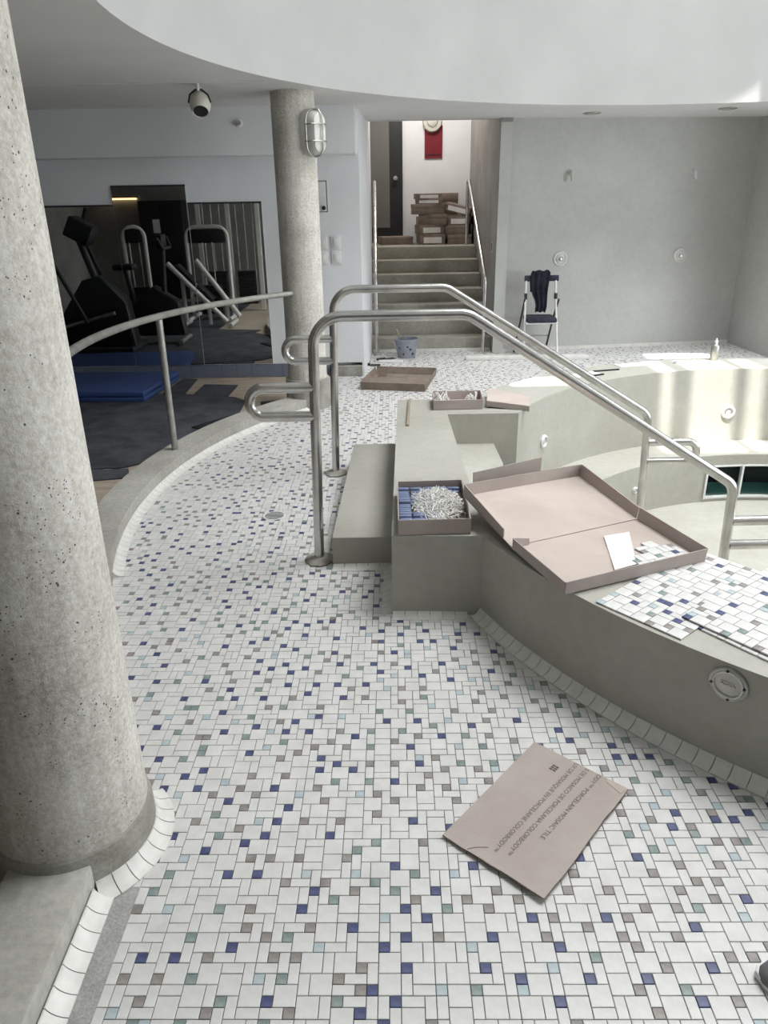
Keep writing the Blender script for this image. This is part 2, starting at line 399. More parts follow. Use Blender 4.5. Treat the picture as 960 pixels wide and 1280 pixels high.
near_set = set(near[:300])
for t in near[:300]:
    o = bpy.data.objects.new('tile', TM[(t[2], t[3], t[4])]); COL.objects.link(o); o.parent = FLOOR
    o.location = (t[0], t[1], random.uniform(-0.0003, 0.0003)); o.rotation_euler = (random.uniform(-.004, .004), random.uniform(-.004, .004), GA)
vv, ff, mi = [], [], []
cidx = {'w': 0, 'n': 1, 't': 2, 'g': 3, 'b': 4}
for t in tiles:
    if t in near_set: continue
    x, y, w, h, c = t; a, b2, e = w * U / 2 - GAP, h * U / 2 - GAP, 0.0012; n0 = len(vv); dz = random.uniform(-0.0003, 0.0003)
    for ex, z in ((0, -0.005), (0, -0.0009), (e, 0.0)):
        for sx, sy in ((-1, -1), (1, -1), (1, 1), (-1, 1)):
            lx, ly = sx * (a - ex), sy * (b2 - ex); vv.append((x + lx * ca - ly * sa, y + lx * sa + ly * ca, z + dz))
    ff.append((n0 + 8, n0 + 9, n0 + 10, n0 + 11)); mi.append(cidx[c])
    for r in (0, 4):
        for k in range(4): ff.append((n0 + r + k, n0 + r + (k + 1) % 4, n0 + r + 4 + (k + 1) % 4, n0 + r + 4 + k)); mi.append(cidx[c])
me = bpy.data.meshes.new('tile_field'); me.from_pydata(vv, [], ff); me.polygons.foreach_set('material_index', mi); me.update()
o = obj('tile_field', me, ['tile_w', 'tile_n', 'tile_t', 'tile_g', 'tile_b'], FLOOR); o['kind'] = 'stuff'

# bare screed strip beside the kerb block (tiles missing)
struct('trim_1', box(B(), -0.70, 0.3, -0.0035, -0.630, 1.40, -0.0018), 'screed', 'bare grey screed strip where edge tiles are missing', smooth=False)

# -- cove tile pieces ---------------------------------------------------------
COVE_PROF = [(0, 0.0), (0.047, 0.0), (0.047, 0.004), (0.034, 0.0065), (0.022, 0.0120), (0.012, 0.0205), (0.006, 0.029), (0.004, 0.034), (0, 0.034)]
def cove_arc(parent, cx, cy, r, a0, a1, outward=1, piece=0.051, hs=1.0):
    L = abs(a1 - a0) * r; n = max(1, round(L / piece)); st = (a1 - a0) / n; g = 0.0012 / r
    for k in range(n):
        bm = B(); rows = []; b0 = a0 + st * k + math.copysign(g, st); b1 = a0 + st * (k + 1) - math.copysign(g, st)
        for j in range(4):
            a = b0 + (b1 - b0) * j / 3
            rows.append([bm.verts.new((cx + (r + outward * d) * math.cos(a), cy + (r + outward * d) * math.sin(a), z * hs)) for d, z in COVE_PROF])
        m_ = len(COVE_PROF)
        for p, q in zip(rows[:-1], rows[1:]):
            for i in range(m_): bm.faces.new((p[i], p[(i + 1) % m_], q[(i + 1) % m_], q[i]))
        bm.faces.new(rows[0][::-1]); bm.faces.new(rows[-1])
        obj('cove_tile', bm, 'cove', parent)
def cove_line(parent, p0, p1, nrm, piece=0.051, hs=1.0):
    p0, p1, nrm = Vector(p0), Vector(p1), Vector(nrm).normalized(); d = p1 - p0; n = max(1, round(d.length / piece)); u = d.normalized()
    for k in range(n):
        a, c = p0 + d * (k / n) + u * 0.0012, p0 + d * ((k + 1) / n) - u * 0.0012; bm = B()
        r0 = [bm.verts.new((a.x + nrm.x * q, a.y + nrm.y * q, z * hs)) for q, z in COVE_PROF]
        r1 = [bm.verts.new((c.x + nrm.x * q, c.y + nrm.y * q, z * hs)) for q, z in COVE_PROF]
        m_ = len(COVE_PROF)
        for i in range(m_): bm.faces.new((r0[i], r0[(i + 1) % m_], r1[(i + 1) % m_], r1[i]))
        bm.faces.new(r0[::-1]); bm.faces.new(r1)
        obj('cove_tile', bm, 'cove', parent)

# ------------------------------------------------------------------ walls and ceiling
gl = 'grey'
bm = box(B(), -5.2, GY, 0.13, -0.187, GY + 0.12, 2.6); WG = struct('wall_gym', bm, 'white', 'white painted wall carrying the gym mirrors')
struct('wall_stair_left', prism(B(), [(-0.187, GY + 0.12), (-0.187, GY), (-0.17, GY), (-0.10, 8.5), (-0.10, 11.2), (-0.3, 11.2), (-0.3, GY + .12)], 0.0, 3.6), 'white', 'narrow white return wall left of the concrete stairs')
bm = box(B(), -5.2, GY + 0.005, 0.0, -0.50, GY + 0.12, 0.13); BASE = struct('baseboard_gym', bm, 'bluebase', 'slate blue tile baseboard under the mirrors')
x = -3.6
tb = box(B(), -0.0735, -0.006, 0.004, 0.0735, 0.006, 0.124, bev=0.002); finish(tb, False); tbm = bpy.data.meshes.new('base_tile'); tb.to_mesh(tbm); tb.free(); tbm.materials.append(M['bluebase'])
while x < -0.6:
    o = bpy.data.objects.new('base_tile', tbm); COL.objects.link(o); o.parent = BASE; o.location = (x, GY - 0.001, 0); x += 0.15
struct('trim_2', box(B(), -0.50, GY - 0.04, 0.0, -0.187, GY + 0.115, 0.10), 'collar', 'rough cement footing exposed under the white wall end', smooth=False)
struct('wall_beam', box(B(), -5.2, 7.0, 1.965, -0.19, GY, CEIL + 0.1), 'white', 'white bulkhead beam above the gym mirrors', smooth=False)
bm = prism(B(), [(1.355, 8.42), (4.02, 8.72), (4.02, 8.9), (1.355, 8.6)], 0, 2.6); WBK = struct('wall_back', bm, 'backcem', 'bare grey cement shower wall behind the pool')
struct('wall_right', prism(B(), [(4.02, 8.9), (4.02, 8.72), (4.09, 7.35), (6.8, 7.35), (6.8, 8.9)], 0, 2.6), 'backcem', 'bare grey cement wall turning forward from the back corner')
bm = B(); box(bm, 6.6, -2.6, 0, 6.8, 7.35, 0.5); box(bm, 6.6, -2.6, 2.28, 6.8, 7.35, 2.6); box(bm, 6.6, -2.6, 0.5, 6.8, -0.35, 2.28); box(bm, 6.6, 4.75, 0.5, 6.8, 7.35, 2.28)
struct('wall_window', bm, 'white', 'window wall on the far right, outside the view', smooth=False)
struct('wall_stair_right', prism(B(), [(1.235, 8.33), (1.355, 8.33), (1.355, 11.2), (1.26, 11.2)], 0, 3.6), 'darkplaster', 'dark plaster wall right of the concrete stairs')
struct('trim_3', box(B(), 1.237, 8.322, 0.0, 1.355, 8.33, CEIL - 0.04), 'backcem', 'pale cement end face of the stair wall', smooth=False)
struct('wall_landing', box(B(), -0.5, 11.2, 0.9, 1.6, 11.35, 3.6), 'white', 'white wall at the top of the stairs')
struct('ceiling_landing', box(B(), -0.5, 8.45, 3.5, 1.6, 11.35, 3.6), 'ceil', 'ceiling above the stair landing')
struct('wall_header', box(B(), -0.187, 8.42, CEIL, 1.36, 8.52, 3.6), 'ceil', 'white header over the stair opening')
struct('wall_gym_front', box(B(), -5.2, 0.2, 0, -1.75, 0.35, 2.6), 'darkplaster', 'grey gym wall seen only in the mirrors')
struct('wall_gym_left', box(B(), -5.3, 0.2, 0, -5.2, GY + .12, 2.6), 'darkplaster', 'grey side wall of the gym')
struct('wall_front', box(B(), -1.9, -2.6, 0, 6.8, -2.5, 2.6), 'darkplaster', 'plain dark wall behind the viewer', smooth=False)
struct('wall_front_left', box(B(), -1.9, -2.6, 0, -1.75, 0.3, 2.6), 'darkplaster', 'plain dark side wall behind the large column', smooth=False)
# ceiling soffit with round opening
bm = B(); N = 160
inn = [bm.verts.new((HCX + HR * math.cos(2 * PI * k / N), HCY + HR * math.sin(2 * PI * k / N), CEIL)) for k in range(N)]
out = [bm.verts.new(p) for p in ((-5.3, -2.6, CEIL), (6.8, -2.6, CEIL), (6.8, 8.45, CEIL), (-5.3, 8.45, CEIL))]
es = [bm.edges.new((inn[k], inn[(k + 1) % N])) for k in range(N)] + [bm.edges.new((out[k], out[(k + 1) % 4])) for k in range(4)]
bmesh.ops.triangle_fill(bm, use_beauty=True, use_dissolve=False, edges=es)
for f in bm.faces: f.normal_update()
out2 = [bm.verts.new(p) for p in ((1.355, 8.45, CEIL), (4.1, 8.45, CEIL), (4.1, 8.9, CEIL), (1.355, 8.9, CEIL))]
bm.faces.new(out2)
CE = struct('ceiling', bm, 'ceil', 'low white soffit with a wide round opening over the pool', smooth=False)
bm = B(); a = [bm.verts.new((HCX + HR * math.cos(2 * PI * k / N), HCY + HR * math.sin(2 * PI * k / N), CEIL)) for k in range(N)]
c = [bm.verts.new((v.co.x, v.co.y, DRUM_TOP)) for v in a]
for k in range(N): bm.faces.new((a[k], a[(k + 1) % N], c[(k + 1) % N], c[k]))
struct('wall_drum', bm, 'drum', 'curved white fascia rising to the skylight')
# unseen drum roof, its slots placed to throw the sun patches
bm = B(); rv = [bm.verts.new((HCX + (HR + .02) * math.cos(2 * PI * k / 64), HCY + (HR + .02) * math.sin(2 * PI * k / 64), DRUM_TOP)) for k in range(64)]
es = [bm.edges.new((rv[k], rv[(k + 1) % 64])) for k in range(64)]
for x0, y0, x1, y1 in ((0.34, 3.00, 0.74, 3.26), (1.52, 2.97, 1.62, 3.77), (1.78, 2.97, 2.12, 3.77), (2.22, 2.97, 2.34, 3.77), (2.22, 5.52, 2.90, 5.78)):
    q = [bm.verts.new(p) for p in ((x0, y0, DRUM_TOP), (x1, y0, DRUM_TOP), (x1, y1, DRUM_TOP), (x0, y1, DRUM_TOP))]
    es += [bm.edges.new((q[k], q[(k + 1) % 4])) for k in range(4)]
bmesh.ops.triangle_fill(bm, use_beauty=True, use_dissolve=False, edges=es)
struct('ceiling_sun_slots', bm, 'ceil', 'unseen raised roof with slots cut to shape the sun patches', smooth=False)

# gym floor (plywood) left of the kerb
bm = B(); pts = [(KCX + KRO * math.cos(a_), KCY + KRO * math.sin(a_)) for a_ in [R_(138 + 58 * k / 30) for k in range(31)]]
pts = [(-0.66, GY), (-0.66, 6.3)] + pts + [(-1.28, 2.4), (-0.97, 1.55), (-0.93, 1.3), (-0.93, 0.35), (-5.2, 0.35), (-5.2, GY)]
prism(bm, pts, -0.003, 0.0015); struct('floor_gym', bm, 'ply', 'bare plywood gym floor under the rubber mats', smooth=False)

# ------------------------------------------------------------------ kerb and columns
KERB = thing('kerb', 'low curved cement kerb separating the tiled deck from the gym', 'kerb', (-1.4, 3.9, 0))
bm = B(); arc_strip(bm, KCX, KCY, KRI, KRO, R_(136.5), R_(196), 0, KH, 64)
e0 = (KCX + KRI * math.cos(R_(196)), KCY + KRI * math.sin(R_(196))); e1 = (KCX + KRO * math.cos(R_(196)), KCY + KRO * math.sin(R_(196)))
prism(bm, [e1, e0, (-1.10, 2.4), (-0.80, 1.62), (-0.98, 1.55), (-1.29, 2.4)], 0, KH); obj('kerb_curve', bm, 'kerb', KERB)
obj('kerb_block', box(B(), -0.945, 0.2, 0, -0.742, 1.45, 0.092, bev=0.006), 'kerb', KERB)
cove_arc(KERB, KCX, KCY, KRI, R_(138), R_(195.8), outward=-1, piece=0.055, hs=0.85)
cove_line(KERB, (-0.738, 0.7), (-0.738, 1.345), (1, 0))

def column(name, label, c, z0, collar_r, collar_h, ztop):
    t = thing(name, label, 'column', (c[0], c[1], 0))
    mt = Matrix.Translation((c[0], c[1], 0))
    bm = B(); lathe(bm, [(c[2], z0), (c[2], ztop)], 64, mt); obj('shaft', bm, 'col', t)
    bm = B(); lathe(bm, [(collar_r, 0.0), (collar_r, collar_h * 0.8), (collar_r - 0.004, collar_h), (c[2] - 0.002, collar_h + 0.004)], 64, mt)
    o = obj('collar', bm, 'collar', t, label='smooth cement collar at the column foot')
    return t
NCOL = column('concrete_column', 'large pitted raw concrete column filling the left edge', NC, 0.10, NC[2] + 0.011, 0.115, CEIL)
cove_arc(NCOL, NC[0], NC[1], NC[2] + 0.011, R_(-58), R_(45), piece=0.040)
FCOL = column('concrete_column', 'raw concrete column standing at the end of the kerb, caged lamp on it', FCc, 0.08, FCc[2] + 0.025, 0.24, CEIL)

# ------------------------------------------------------------------ pool
POOL = thing('pool', 'round raised cement spa pool stripped of its tile', 'pool', (PCX, PCY, 0))
bm = B(); NR = 144; rows = []
for k in range(NR):
    a = 2 * PI * k / NR
    rows.append([bm.verts.new((PCX + r * math.cos(a), PCY + r * math.sin(a), z)) for r, z in ((ROUT, -0.05), (ROUT, ZRIM), (RIN, ZRIM), (RIN, -0.7))] + [bm.verts.new((PCX + ROUT * math.cos(a), PCY + ROUT * math.sin(a), -0.7))])
for k in range(NR):
    p, q = rows[k], rows[(k + 1) % NR]
    for i in range(5): bm.faces.new((p[i], p[(i + 1) % 5], q[(i + 1) % 5], q[i]))
blk = prism(B(), [(0.028, 2.70), (0.40, 2.685), (0.55, 3.6), (0.74, 4.88), (0.104, 4.88)], -0.05, ZRIM)
n1 = box(B(), 0.405, 3.15, 0.167, 1.3, 4.5, 1.0); n2 = box(B(), 0.70, 3.15, -0.02, 1.3, 4.5, 1.0)
bm = boolean(bm, [(blk, 'UNION'), (n1, 'DIFFERENCE'), (n2, 'DIFFERENCE')])
PW = obj('rim_wall', bm, 'cement', POOL)
cove_arc(PW, PCX, PCY, ROUT, R_(200.8), R_(262), piece=0.052)
cove_line(PW, (0.34, 2.694), (0.028, 2.70), (0, -1), hs=0.5)
cove_line(PW, (0.028, 2.70), (0.046, 3.15), (-1, 0), hs=0.5)
# seat ring and its riser with a window opening
WA0, WA1, WZ0, WZ1 = R_(99.2), R_(62), -0.555, -0.29
bm = B(); arc_strip(bm, PCX, PCY, RSEAT, RIN + 0.02, R_(-160), R_(200), ZSEAT - 0.06, ZSEAT, 144); obj('seat', bm, 'cement', POOL)
bm = B()
arc_strip(bm, PCX, PCY, RSEAT, RSEAT + 0.10, WA0, R_(360 + 62), ZPF - 0.02, ZSEAT - 0.055, 120)
arc_strip(bm, PCX, PCY, RSEAT, RSEAT + 0.10, WA1, WA0, ZPF - 0.02, WZ0, 16); arc_strip(bm, PCX, PCY, RSEAT, RSEAT + 0.10, WA1, WA0, WZ1, ZSEAT - 0.055, 16)
obj('seat_riser', bm, 'cement', POOL)
bm = B(); lathe(bm, [(0, ZPF), (RSEAT + 0.05, ZPF), (RSEAT + 0.05, ZPF - 0.05), (0, ZPF - 0.05)], 96, Matrix.Translation((PCX, PCY, 0))); obj('pool_floor', bm, 'cement', POOL)
for x0, x1, zt in ((0.66, 1.0, -0.02), (1.0, 1.3, -0.21), (1.3, 1.6, -0.39)):
    obj('pool_step', box(B(), x0, 3.15, ZPF - .02, x1, 4.50, zt, bev=0.006), 'cement', POOL)
# window of the neighbouring tank in the riser
WIN = struct('window_1', arc_strip(arc_strip(B(), PCX, PCY, RSEAT - 0.008, RSEAT + 0.03, WA1, WA0, WZ0, WZ0 + 0.016, 24), PCX, PCY, RSEAT - 0.008, RSEAT + 0.03, WA1, WA0, WZ1 - 0.012, WZ1, 24), 'plate', 'white framed underwater window in the pool riser')
for aa in (WA0, (WA0 + R_(90)) / 2 - R_(4.6), R_(80), R_(71)):
    obj('window_frame', arc_strip(B(), PCX, PCY, RSEAT - 0.012, RSEAT + 0.025, aa - 0.0045, aa + 0.0045, WZ0, WZ1, 2), 'plate', WIN)
for a0_, a1_ in ((WA0, R_(90)), (R_(90), R_(80)), (R_(80), R_(71)), (R_(71), WA1)):
    obj('pane', arc_strip(B(), PCX, PCY, RSEAT + 0.012, RSEAT + 0.018, a1_, a0_, WZ0, WZ1, 8), 'glass', WIN)
bm = B(); arc_strip(bm, PCX, PCY, RSEAT + 0.10, RSEAT + 0.32, R_(54), R_(106), -0.80, -0.55, 24); TANK = struct('floor_tank', bm, 'teal', 'teal water of the tank behind the underwater window', smooth=False)
struct('wall_tank', arc_strip(B(), PCX, PCY, RSEAT + 0.32, RSEAT + 0.35, R_(54), R_(106), -0.8, -0.25, 24), 'dark', 'dark back of the tank behind the underwater window')
# jets
def jet(p, nrm, r, s=1.0):
    mt = frame(p, (0, 0, 1), nrm); bm = B()
    lathe(bm, [(r * 0.55, 0.0), (r * 0.6, 0.004), (r * 0.62, 0.008 * s), (r * 0.75, 0.018 * s), (r, 0.012 * s), (r * 1.02, 0.0)], 24, mt, closed=True); j = obj('jet_ring', bm, 'plate', PW)
    bm = B(); lathe(bm, [(r * 0.56, -0.004), (r * 0.5, 0.004), (r * 0.25, 0.012 * s), (0, 0.014 * s)], 16, mt); obj('jet_nozzle', bm, 'frost', PW)
def cyl_pt(R, ang, z): return (PCX + R * math.cos(ang), PCY + R * math.sin(ang), z), (-math.cos(ang), -math.sin(ang), 0)
for R, x, y, z, r in ((RIN, 2.709, 5.66, 0.02, 0.052), (RIN, 1.09, 4.90, 0.05, 0.045), (RSEAT, 1.829, 5.053, -0.385, 0.024)):
    p, n_ = cyl_pt(R, math.atan2(y - PCY, x - PCX), z); jet(p, n_, r)
# round access cover on the outside of the rim wall
ang = math.atan2(1.746 - PCY, 0.952 - PCX); p, n_ = cyl_pt(ROUT - 0.002, ang, 0.292); n_ = (-n_[0], -n_[1], 0)
mt = frame(p, (0, 0, 1), n_)
CV = thing('skimmer_cover', 'round grey cover plate with raised ring set in the pool wall', 'cover', p)
bm = B(); lathe(bm, [(0.0, -0.004), (0.056, -0.004), (0.056, 0.006), (0.052, 0.009), (0.046, 0.009), (0.044, 0.005), (0.0, 0.005)], 48, mt); obj('plate', bm, 'steel_dull', CV)
bm = B(); lathe(bm, [(0.0445, 0.004), (0.0445, 0.0105), (0.0415, 0.0115), (0.039, 0.0105), (0.039, 0.004)], 48, mt, closed=True); obj('ring', bm, 'plate', CV)
for k in range(4):
    a = k * PI / 2 + 0.15; bm = B(); lathe(bm, [(0.0042, 0.004), (0.0042, 0.0125), (0.0, 0.0125)], 10, mt @ Matrix.Translation((0.046 * math.cos(a), 0.046 * math.sin(a), 0))); obj('screw', bm, 'black', CV)
def text_mesh(s, size, mtx, extrude=0.0):
    cu = bpy.data.curves.new('t', 'FONT'); cu.body = s; cu.size = size; cu.extrude = extrude; cu.resolution_u = 3
    o = bpy.data.objects.new('t', cu); COL.objects.link(o); bpy.context.view_layer.update()
    me = bpy.data.meshes.new_from_object(o.evaluated_get(bpy.context.evaluated_depsgraph_get())); bpy.data.objects.remove(o, do_unlink=True)
    me.materials.clear(); me.transform(mtx); return me
# embossed wordmark bar across the cover (illegible script in the photograph)
lm = mt @ Matrix.Rotation(-PI / 2, 4, 'Z')
bm = B()
pth = [(-0.021 + 0.0021 * k, 0.0035 * math.sin(k * 1.9) - 0.001 + 0.0015 * math.sin(k * 0.8), 0.0065) for k in range(21)]
tube(bm, [lm @ Vector(p_) for p_ in pth], 0.0016, 6); tube(bm, [lm @ Vector((x_, 0.0085, 0.0062)) for x_ in (-0.022, -0.008, 0.006, 0.016)], 0.001, 6)
obj('wordmark', bm, 'frost', CV)

# concrete step beside the platform
ST = thing('concrete_step', 'loose rectangular cement step against the pool platform', 'step', (-0.08, 3.86, 0))
obj('block', prism(B(), [(-0.245, 3.15), (0.047, 3.15), (0.094, 4.585), (-0.185, 4.585)], 0.0, 0.15, bev=0.004), 'cement', ST)
cove_line(ST, (0.03, 3.149), (-0.245, 3.149), (0, -1), hs=0.45)

# ------------------------------------------------------------------ stairs, landing
STR = thing('staircase', 'straight cement staircase of seven steps up to a landing', 'stairs', (0.56, 8.5, 0))
for i in range(7):
    y0 = 8.5 + 0.27 * i; z = 0.1475 * (i + 1)
    y1 = 11.2 if i == 6 else y0 + 0.275
    bm = box(B(), -0.099, y0, 0.0 if i == 0 else z - 0.16, 1.236 + 0.001 * i, y1, z, bev=0.004); obj('step', bm, 'stair', STR)
struct('trim_4', box(B(), -0.095, 8.478, 0.0, 1.233, 8.499, 0.03), 'cove', 'white tile strip along the foot of the stairs', smooth=False)
bm = prism(B(), [(1.357, 8.395), (4.018, 8.695), (4.018, 8.72), (1.357, 8.42)], 0.0, 0.032); struct('baseboard_back', bm, 'cove', 'white tile strip along the foot of the back wall', smooth=False)
def stair_rail(x, label):
    t = thing('stair_handrail', label, 'handrail', (x, 8.36, 0))
    path = fillet([(x, 8.36, 0), (x, 8.36, 0.80), (x, 10.15, 1.80), (x, 10.3, 1.80), (x, 10.3, 1.03)], [0.10, 0.06, 0.06])
    obj('tube', tube(B(), path, 0.021), 'steel', t)
    bm = B(); lathe(bm, [(0.05, 0), (0.05, 0.008), (0.03, 0.016), (0.021, 0.018)], 20, Matrix.Translation((x, 8.36, 0))); obj('base_flange', bm, 'steel_dull', t)
stair_rail(-0.045, 'steel stair handrail on the left beside the white wall')
stair_rail(1.135, 'steel stair handrail on the right beside the dark wall')
# door on the landing
ZL = 0.1475 * 7
D = struct('door_1', box(B(), -0.42, 11.16, ZL, 0.335, 11.198, 3.15, bev=0.004), 'dark', 'dark grey door with a tall glass panel on the landing')
obj('door_glass', box(B(), -0.30, 11.152, ZL + 0.2, 0.155, 11.162, 2.95), 'dglass', D)
bm = B(); lathe(bm, [(0.026, 0), (0.026, 0.01), (0.012, 0.012), (0.012, 0.03), (0.028, 0.036), (0.03, 0.05), (0.018, 0.062), (0, 0.064)], 20, frame((0.235, 11.16, 1.86), (1, 0, 0), (0, -1, 0))); obj('door_knob', bm, 'steel', D)
SG = thing('wall_sign', 'red rectangular notice on the landing wall', 'sign', (0.75, 11.19, 2.1))
obj('panel', box(B(), 0.635, 11.185, 2.10, 0.875, 11.199, 2.50), 'red', SG)
obj('border', box(B(), 0.655, 11.181, 2.14, 0.855, 11.186, 2.15), 'black', SG)
LP = thing('wall_lamp', 'round pale wall lamp above the red notice', 'lamp', (0.745, 11.2, 2.6))
mtl = frame((0.735, 11.199, 2.545), (1, 0, 0), (0, -1, 0))
bm = B(); lathe(bm, [(0.125, 0), (0.13, 0.03), (0.118, 0.06), (0.075, 0.065), (0.073, 0.03)], 32, mtl, closed=False); obj('ring', bm, 'egg', LP)
bm = B(); lathe(bm, [(0.073, 0.05), (0.06, 0.07), (0.03, 0.08), (0, 0.083)], 32, mtl); obj('diffuser', bm, 'frost', LP)
ll = bpy.data.lights.new('landing_fill', 'AREA'); ll.shape = 'DISK'; ll.size = 0.5; ll.energy = 26; ll.color = (1.0, 0.93, 0.87)  # added ceiling fill to brighten the landing, no fixture belongs to it
lo_ = bpy.data.objects.new('landing_fill', ll); COL.objects.link(lo_); lo_.location = (0.6, 10.3, 3.45)

def carton(name, label, cat, p, w, d, h, rz=0, tilt=(0, 0), mat='card_dk', strip=None, group=None, lidgap=True):
    t = thing(name, label, cat, p, rz, group); t.rotation_euler = (tilt[0], tilt[1], rz)
    obj('body', box(B(), -w / 2, -d / 2, 0, w / 2, d / 2, h * 0.62, bev=0.003), mat, t, world=False)
    obj('lid', box(B(), -w / 2 - 0.003, -d / 2 - 0.003, h * 0.6, w / 2 + 0.003, d / 2 + 0.003, h, bev=0.003), mat, t, world=False)
    if strip: obj('paper_label', box(B(), -w * 0.36, -d / 2 - 0.006, h * 0.15, w * 0.36, -d / 2 - 0.0035, h * 0.72), 'paper', t, world=False)
    return t
pile = [  # label, x, y, z, w, d, h, rz, tilt, strip
 ('closed brown tile carton lying alone in front of the landing door', 0.22, 10.75, 0, 0.42, 0.30, 0.10, 0.2, (0, 0), 0),
 ('bottom-left brown carton of the landing pile with a white label', 0.70, 10.62, 0, 0.33, 0.28, 0.13, 0.05, (0, 0), 1),
 ('bottom-right brown carton of the landing pile against the handrail', 1.07, 10.60, 0, 0.31, 0.28, 0.12, -0.06, (0, 0), 0),
 ('second-layer left carton of the landing pile, turned, with a white label', 0.67, 10.62, 0.1305, 0.33, 0.26, 0.115, 0.20, (0, 0), 1),
 ('second-layer right carton of the landing pile, plain brown', 1.055, 10.62, 0.1205, 0.30, 0.26, 0.115, -0.22, (0, 0.0), 0),
 ('third-layer left carton of the landing pile, large and plain', 0.71, 10.63, 0.246, 0.36, 0.28, 0.13, -0.06, (0, 0), 0),
 ('third-layer right carton of the landing pile with a white label', 1.085, 10.63, 0.236, 0.28, 0.26, 0.11, -0.30, (0, 0), 1),
 ('wide carton jutting left near the top of the landing pile', 0.645, 10.62, 0.3765, 0.40, 0.28, 0.125, 0.10, (0, 0), 0),
 ('leaning carton at the top right of the landing pile', 1.045, 10.63, 0.385, 0.34, 0.24, 0.10, -0.25, (0, 0.24), 1),
 ('flat white-edged carton second from the top of the landing pile', 0.66, 10.62, 0.502, 0.35, 0.27, 0.06, -0.05, (0, 0.0), 1),
 ('topmost flat carton of the landing pile', 0.645, 10.62, 0.5625, 0.33, 0.26, 0.065, 0.10, (0, 0.0), 1),
 ('tall rear carton standing behind the left half of the landing pile', 0.70, 10.98, 0, 0.34, 0.30, 0.34, 0.06, (0, 0), 0),
 ('tall rear carton standing behind the right half of the landing pile', 1.06, 10.98, 0, 0.32, 0.30, 0.36, -0.08, (0, 0), 0),
 ('dark carton on the rear row, showing right of the topmost flat cartons', 0.93, 10.98, 0.361, 0.26, 0.24, 0.27, 0.1, (0, 0), 0),
]
for lb, x, y, z, w, d, h, rz, tl, sp in pile:
    carton('tile_carton', lb, 'box', (x, y, ZL + z), w, d, h, rz, tl, strip=sp, group='cartons piled on the stair landing')

# ------------------------------------------------------------------ pool handrails
def pool_rail(y, label, xo=0.0, zo=0.0):
    t = thing('pool_handrail', label, 'handrail', (-0.30 + xo, y, 0))
    r = 0.0235
    main = fillet([(-0.315 + xo, y, 0), (-0.288 + xo, y, 1.147 + zo), (0.37 + xo, y, 1.147 + zo), (1.625 + xo, y, 0.352), (1.655 + xo, y, ZPF)], [0.13, 0.11, 0.09], 10)
    obj('top_rail', tube(B(), main, r, 18), 'steel', t)
    lp = fillet([(-0.295 + xo, y, 0.845), (-0.585 + xo, y, 0.845), (-0.585 + xo, y, 0.715), (-0.298 + xo, y, 0.715)], 0.066, 10)
    obj('side_loop', tube(B(), lp, r, 18), 'steel', t)
    lp = fillet([(1.645 + xo, y, 0.170), (1.955 + xo, y, 0.170), (1.955 + xo, y, 0.045), (1.65 + xo, y, 0.045)], 0.06, 10)
    obj('side_loop', tube(B(), lp, r, 18), 'steel', t)
    bm = B(); rr = random.Random(3); pr = []
    mtb = Matrix.Translation((-0.315 + xo, y, 0))
    lathe(bm, [(0.072, 0.0), (0.074, 0.008), (0.055, 0.016), (0.03, 0.020), (0.024, 0.024)], 18, mtb)
    for v in bm.verts:
        if v.co.z < 0.018: v.co.x += rr.uniform(-.008, .008); v.co.y += rr.uniform(-.008, .008)
    obj('mortar_collar', bm, 'collar', t, label='rough mortar patch around the post foot')
pool_rail(3.22, 'nearer steel pool handrail sloping down over the big open carton')
pool_rail(4.45, 'farther steel pool handrail rising behind the nearer one', xo=0.015, zo=-0.022)
# gym guard rail on the kerb
GR = thing('guard_rail', 'curved steel guard rail on the kerb in front of the gym', 'railing', (-1.40, 4.75, KH))
pts = []
for k in range(41):
    a = R_(138.5 + (196 - 138.5) * k / 40); z = 0.93 + 0.05 * (k / 40)
    pts.append((KCX + 3.25 * math.cos(a), KCY + 3.25 * math.sin(a), z))
obj('top_rail', tube(B(), pts, 0.021, 16), 'steel_dull', GR)
px_, py_ = -1.372, 4.715
obj('post', tube(B(), [(px_ - 0.005, py_ - 0.0, KH - 0.005), (px_, py_, 0.935)], 0.021, 16), 'steel_dull', GR)
obj('post', tube(B(), [(-1.34, 3.0, KH - .005), (-1.34, 3.0, 0.965)], 0.021, 16), 'steel_dull', GR)

# ------------------------------------------------------------------ caged lamp on the far column
BL = thing('caged_lamp', 'oval caged bulkhead lamp fixed high on the far column', 'lamp', (-0.50, 6.08, 2.05))
an = R_(-38); nrm = Vector((math.cos(an), math.sin(an), 0)); base = Vector((FCc[0], FCc[1], 2.05)) + nrm * (FCc[2] - 0.03)
mtb = frame(base, (-nrm.y, nrm.x, 0), nrm)        # local x sideways, y up, z outward
def oval(rx, ry, n=32):   # stadium
    o_ = []
    for k in range(n):
        a = 2 * PI * k / n; c_, s_ = math.cos(a), math.sin(a); o_.append((rx * c_, (ry - rx) * (1 if s_ > 0 else -1) + rx * s_))
    return o_
def dome(bm, rows_):
    rings = []
    for rx, ry, z in rows_: rings.append([bm.verts.new(mtb @ Vector((x_, y_, z))) for x_, y_ in oval(rx, ry)])
    for p_, q_ in zip(rings[:-1], rings[1:]):
        for k in range(32): bm.faces.new((p_[k], p_[(k + 1) % 32], q_[(k + 1) % 32], q_[k]))
    bm.faces.new(rings[0][::-1]); bm.faces.new(rings[-1]); return bm
obj('housing', dome(B(), [(0.085, 0.155, 0.0), (0.088, 0.158, 0.05), (0.080, 0.150, 0.065)]), 'frost', BL)
obj('glass', dome(B(), [(0.074, 0.144, 0.06), (0.072, 0.142, 0.10), (0.058, 0.128, 0.128), (0.03, 0.10, 0.138)]), 'frost', BL)
bm = B()
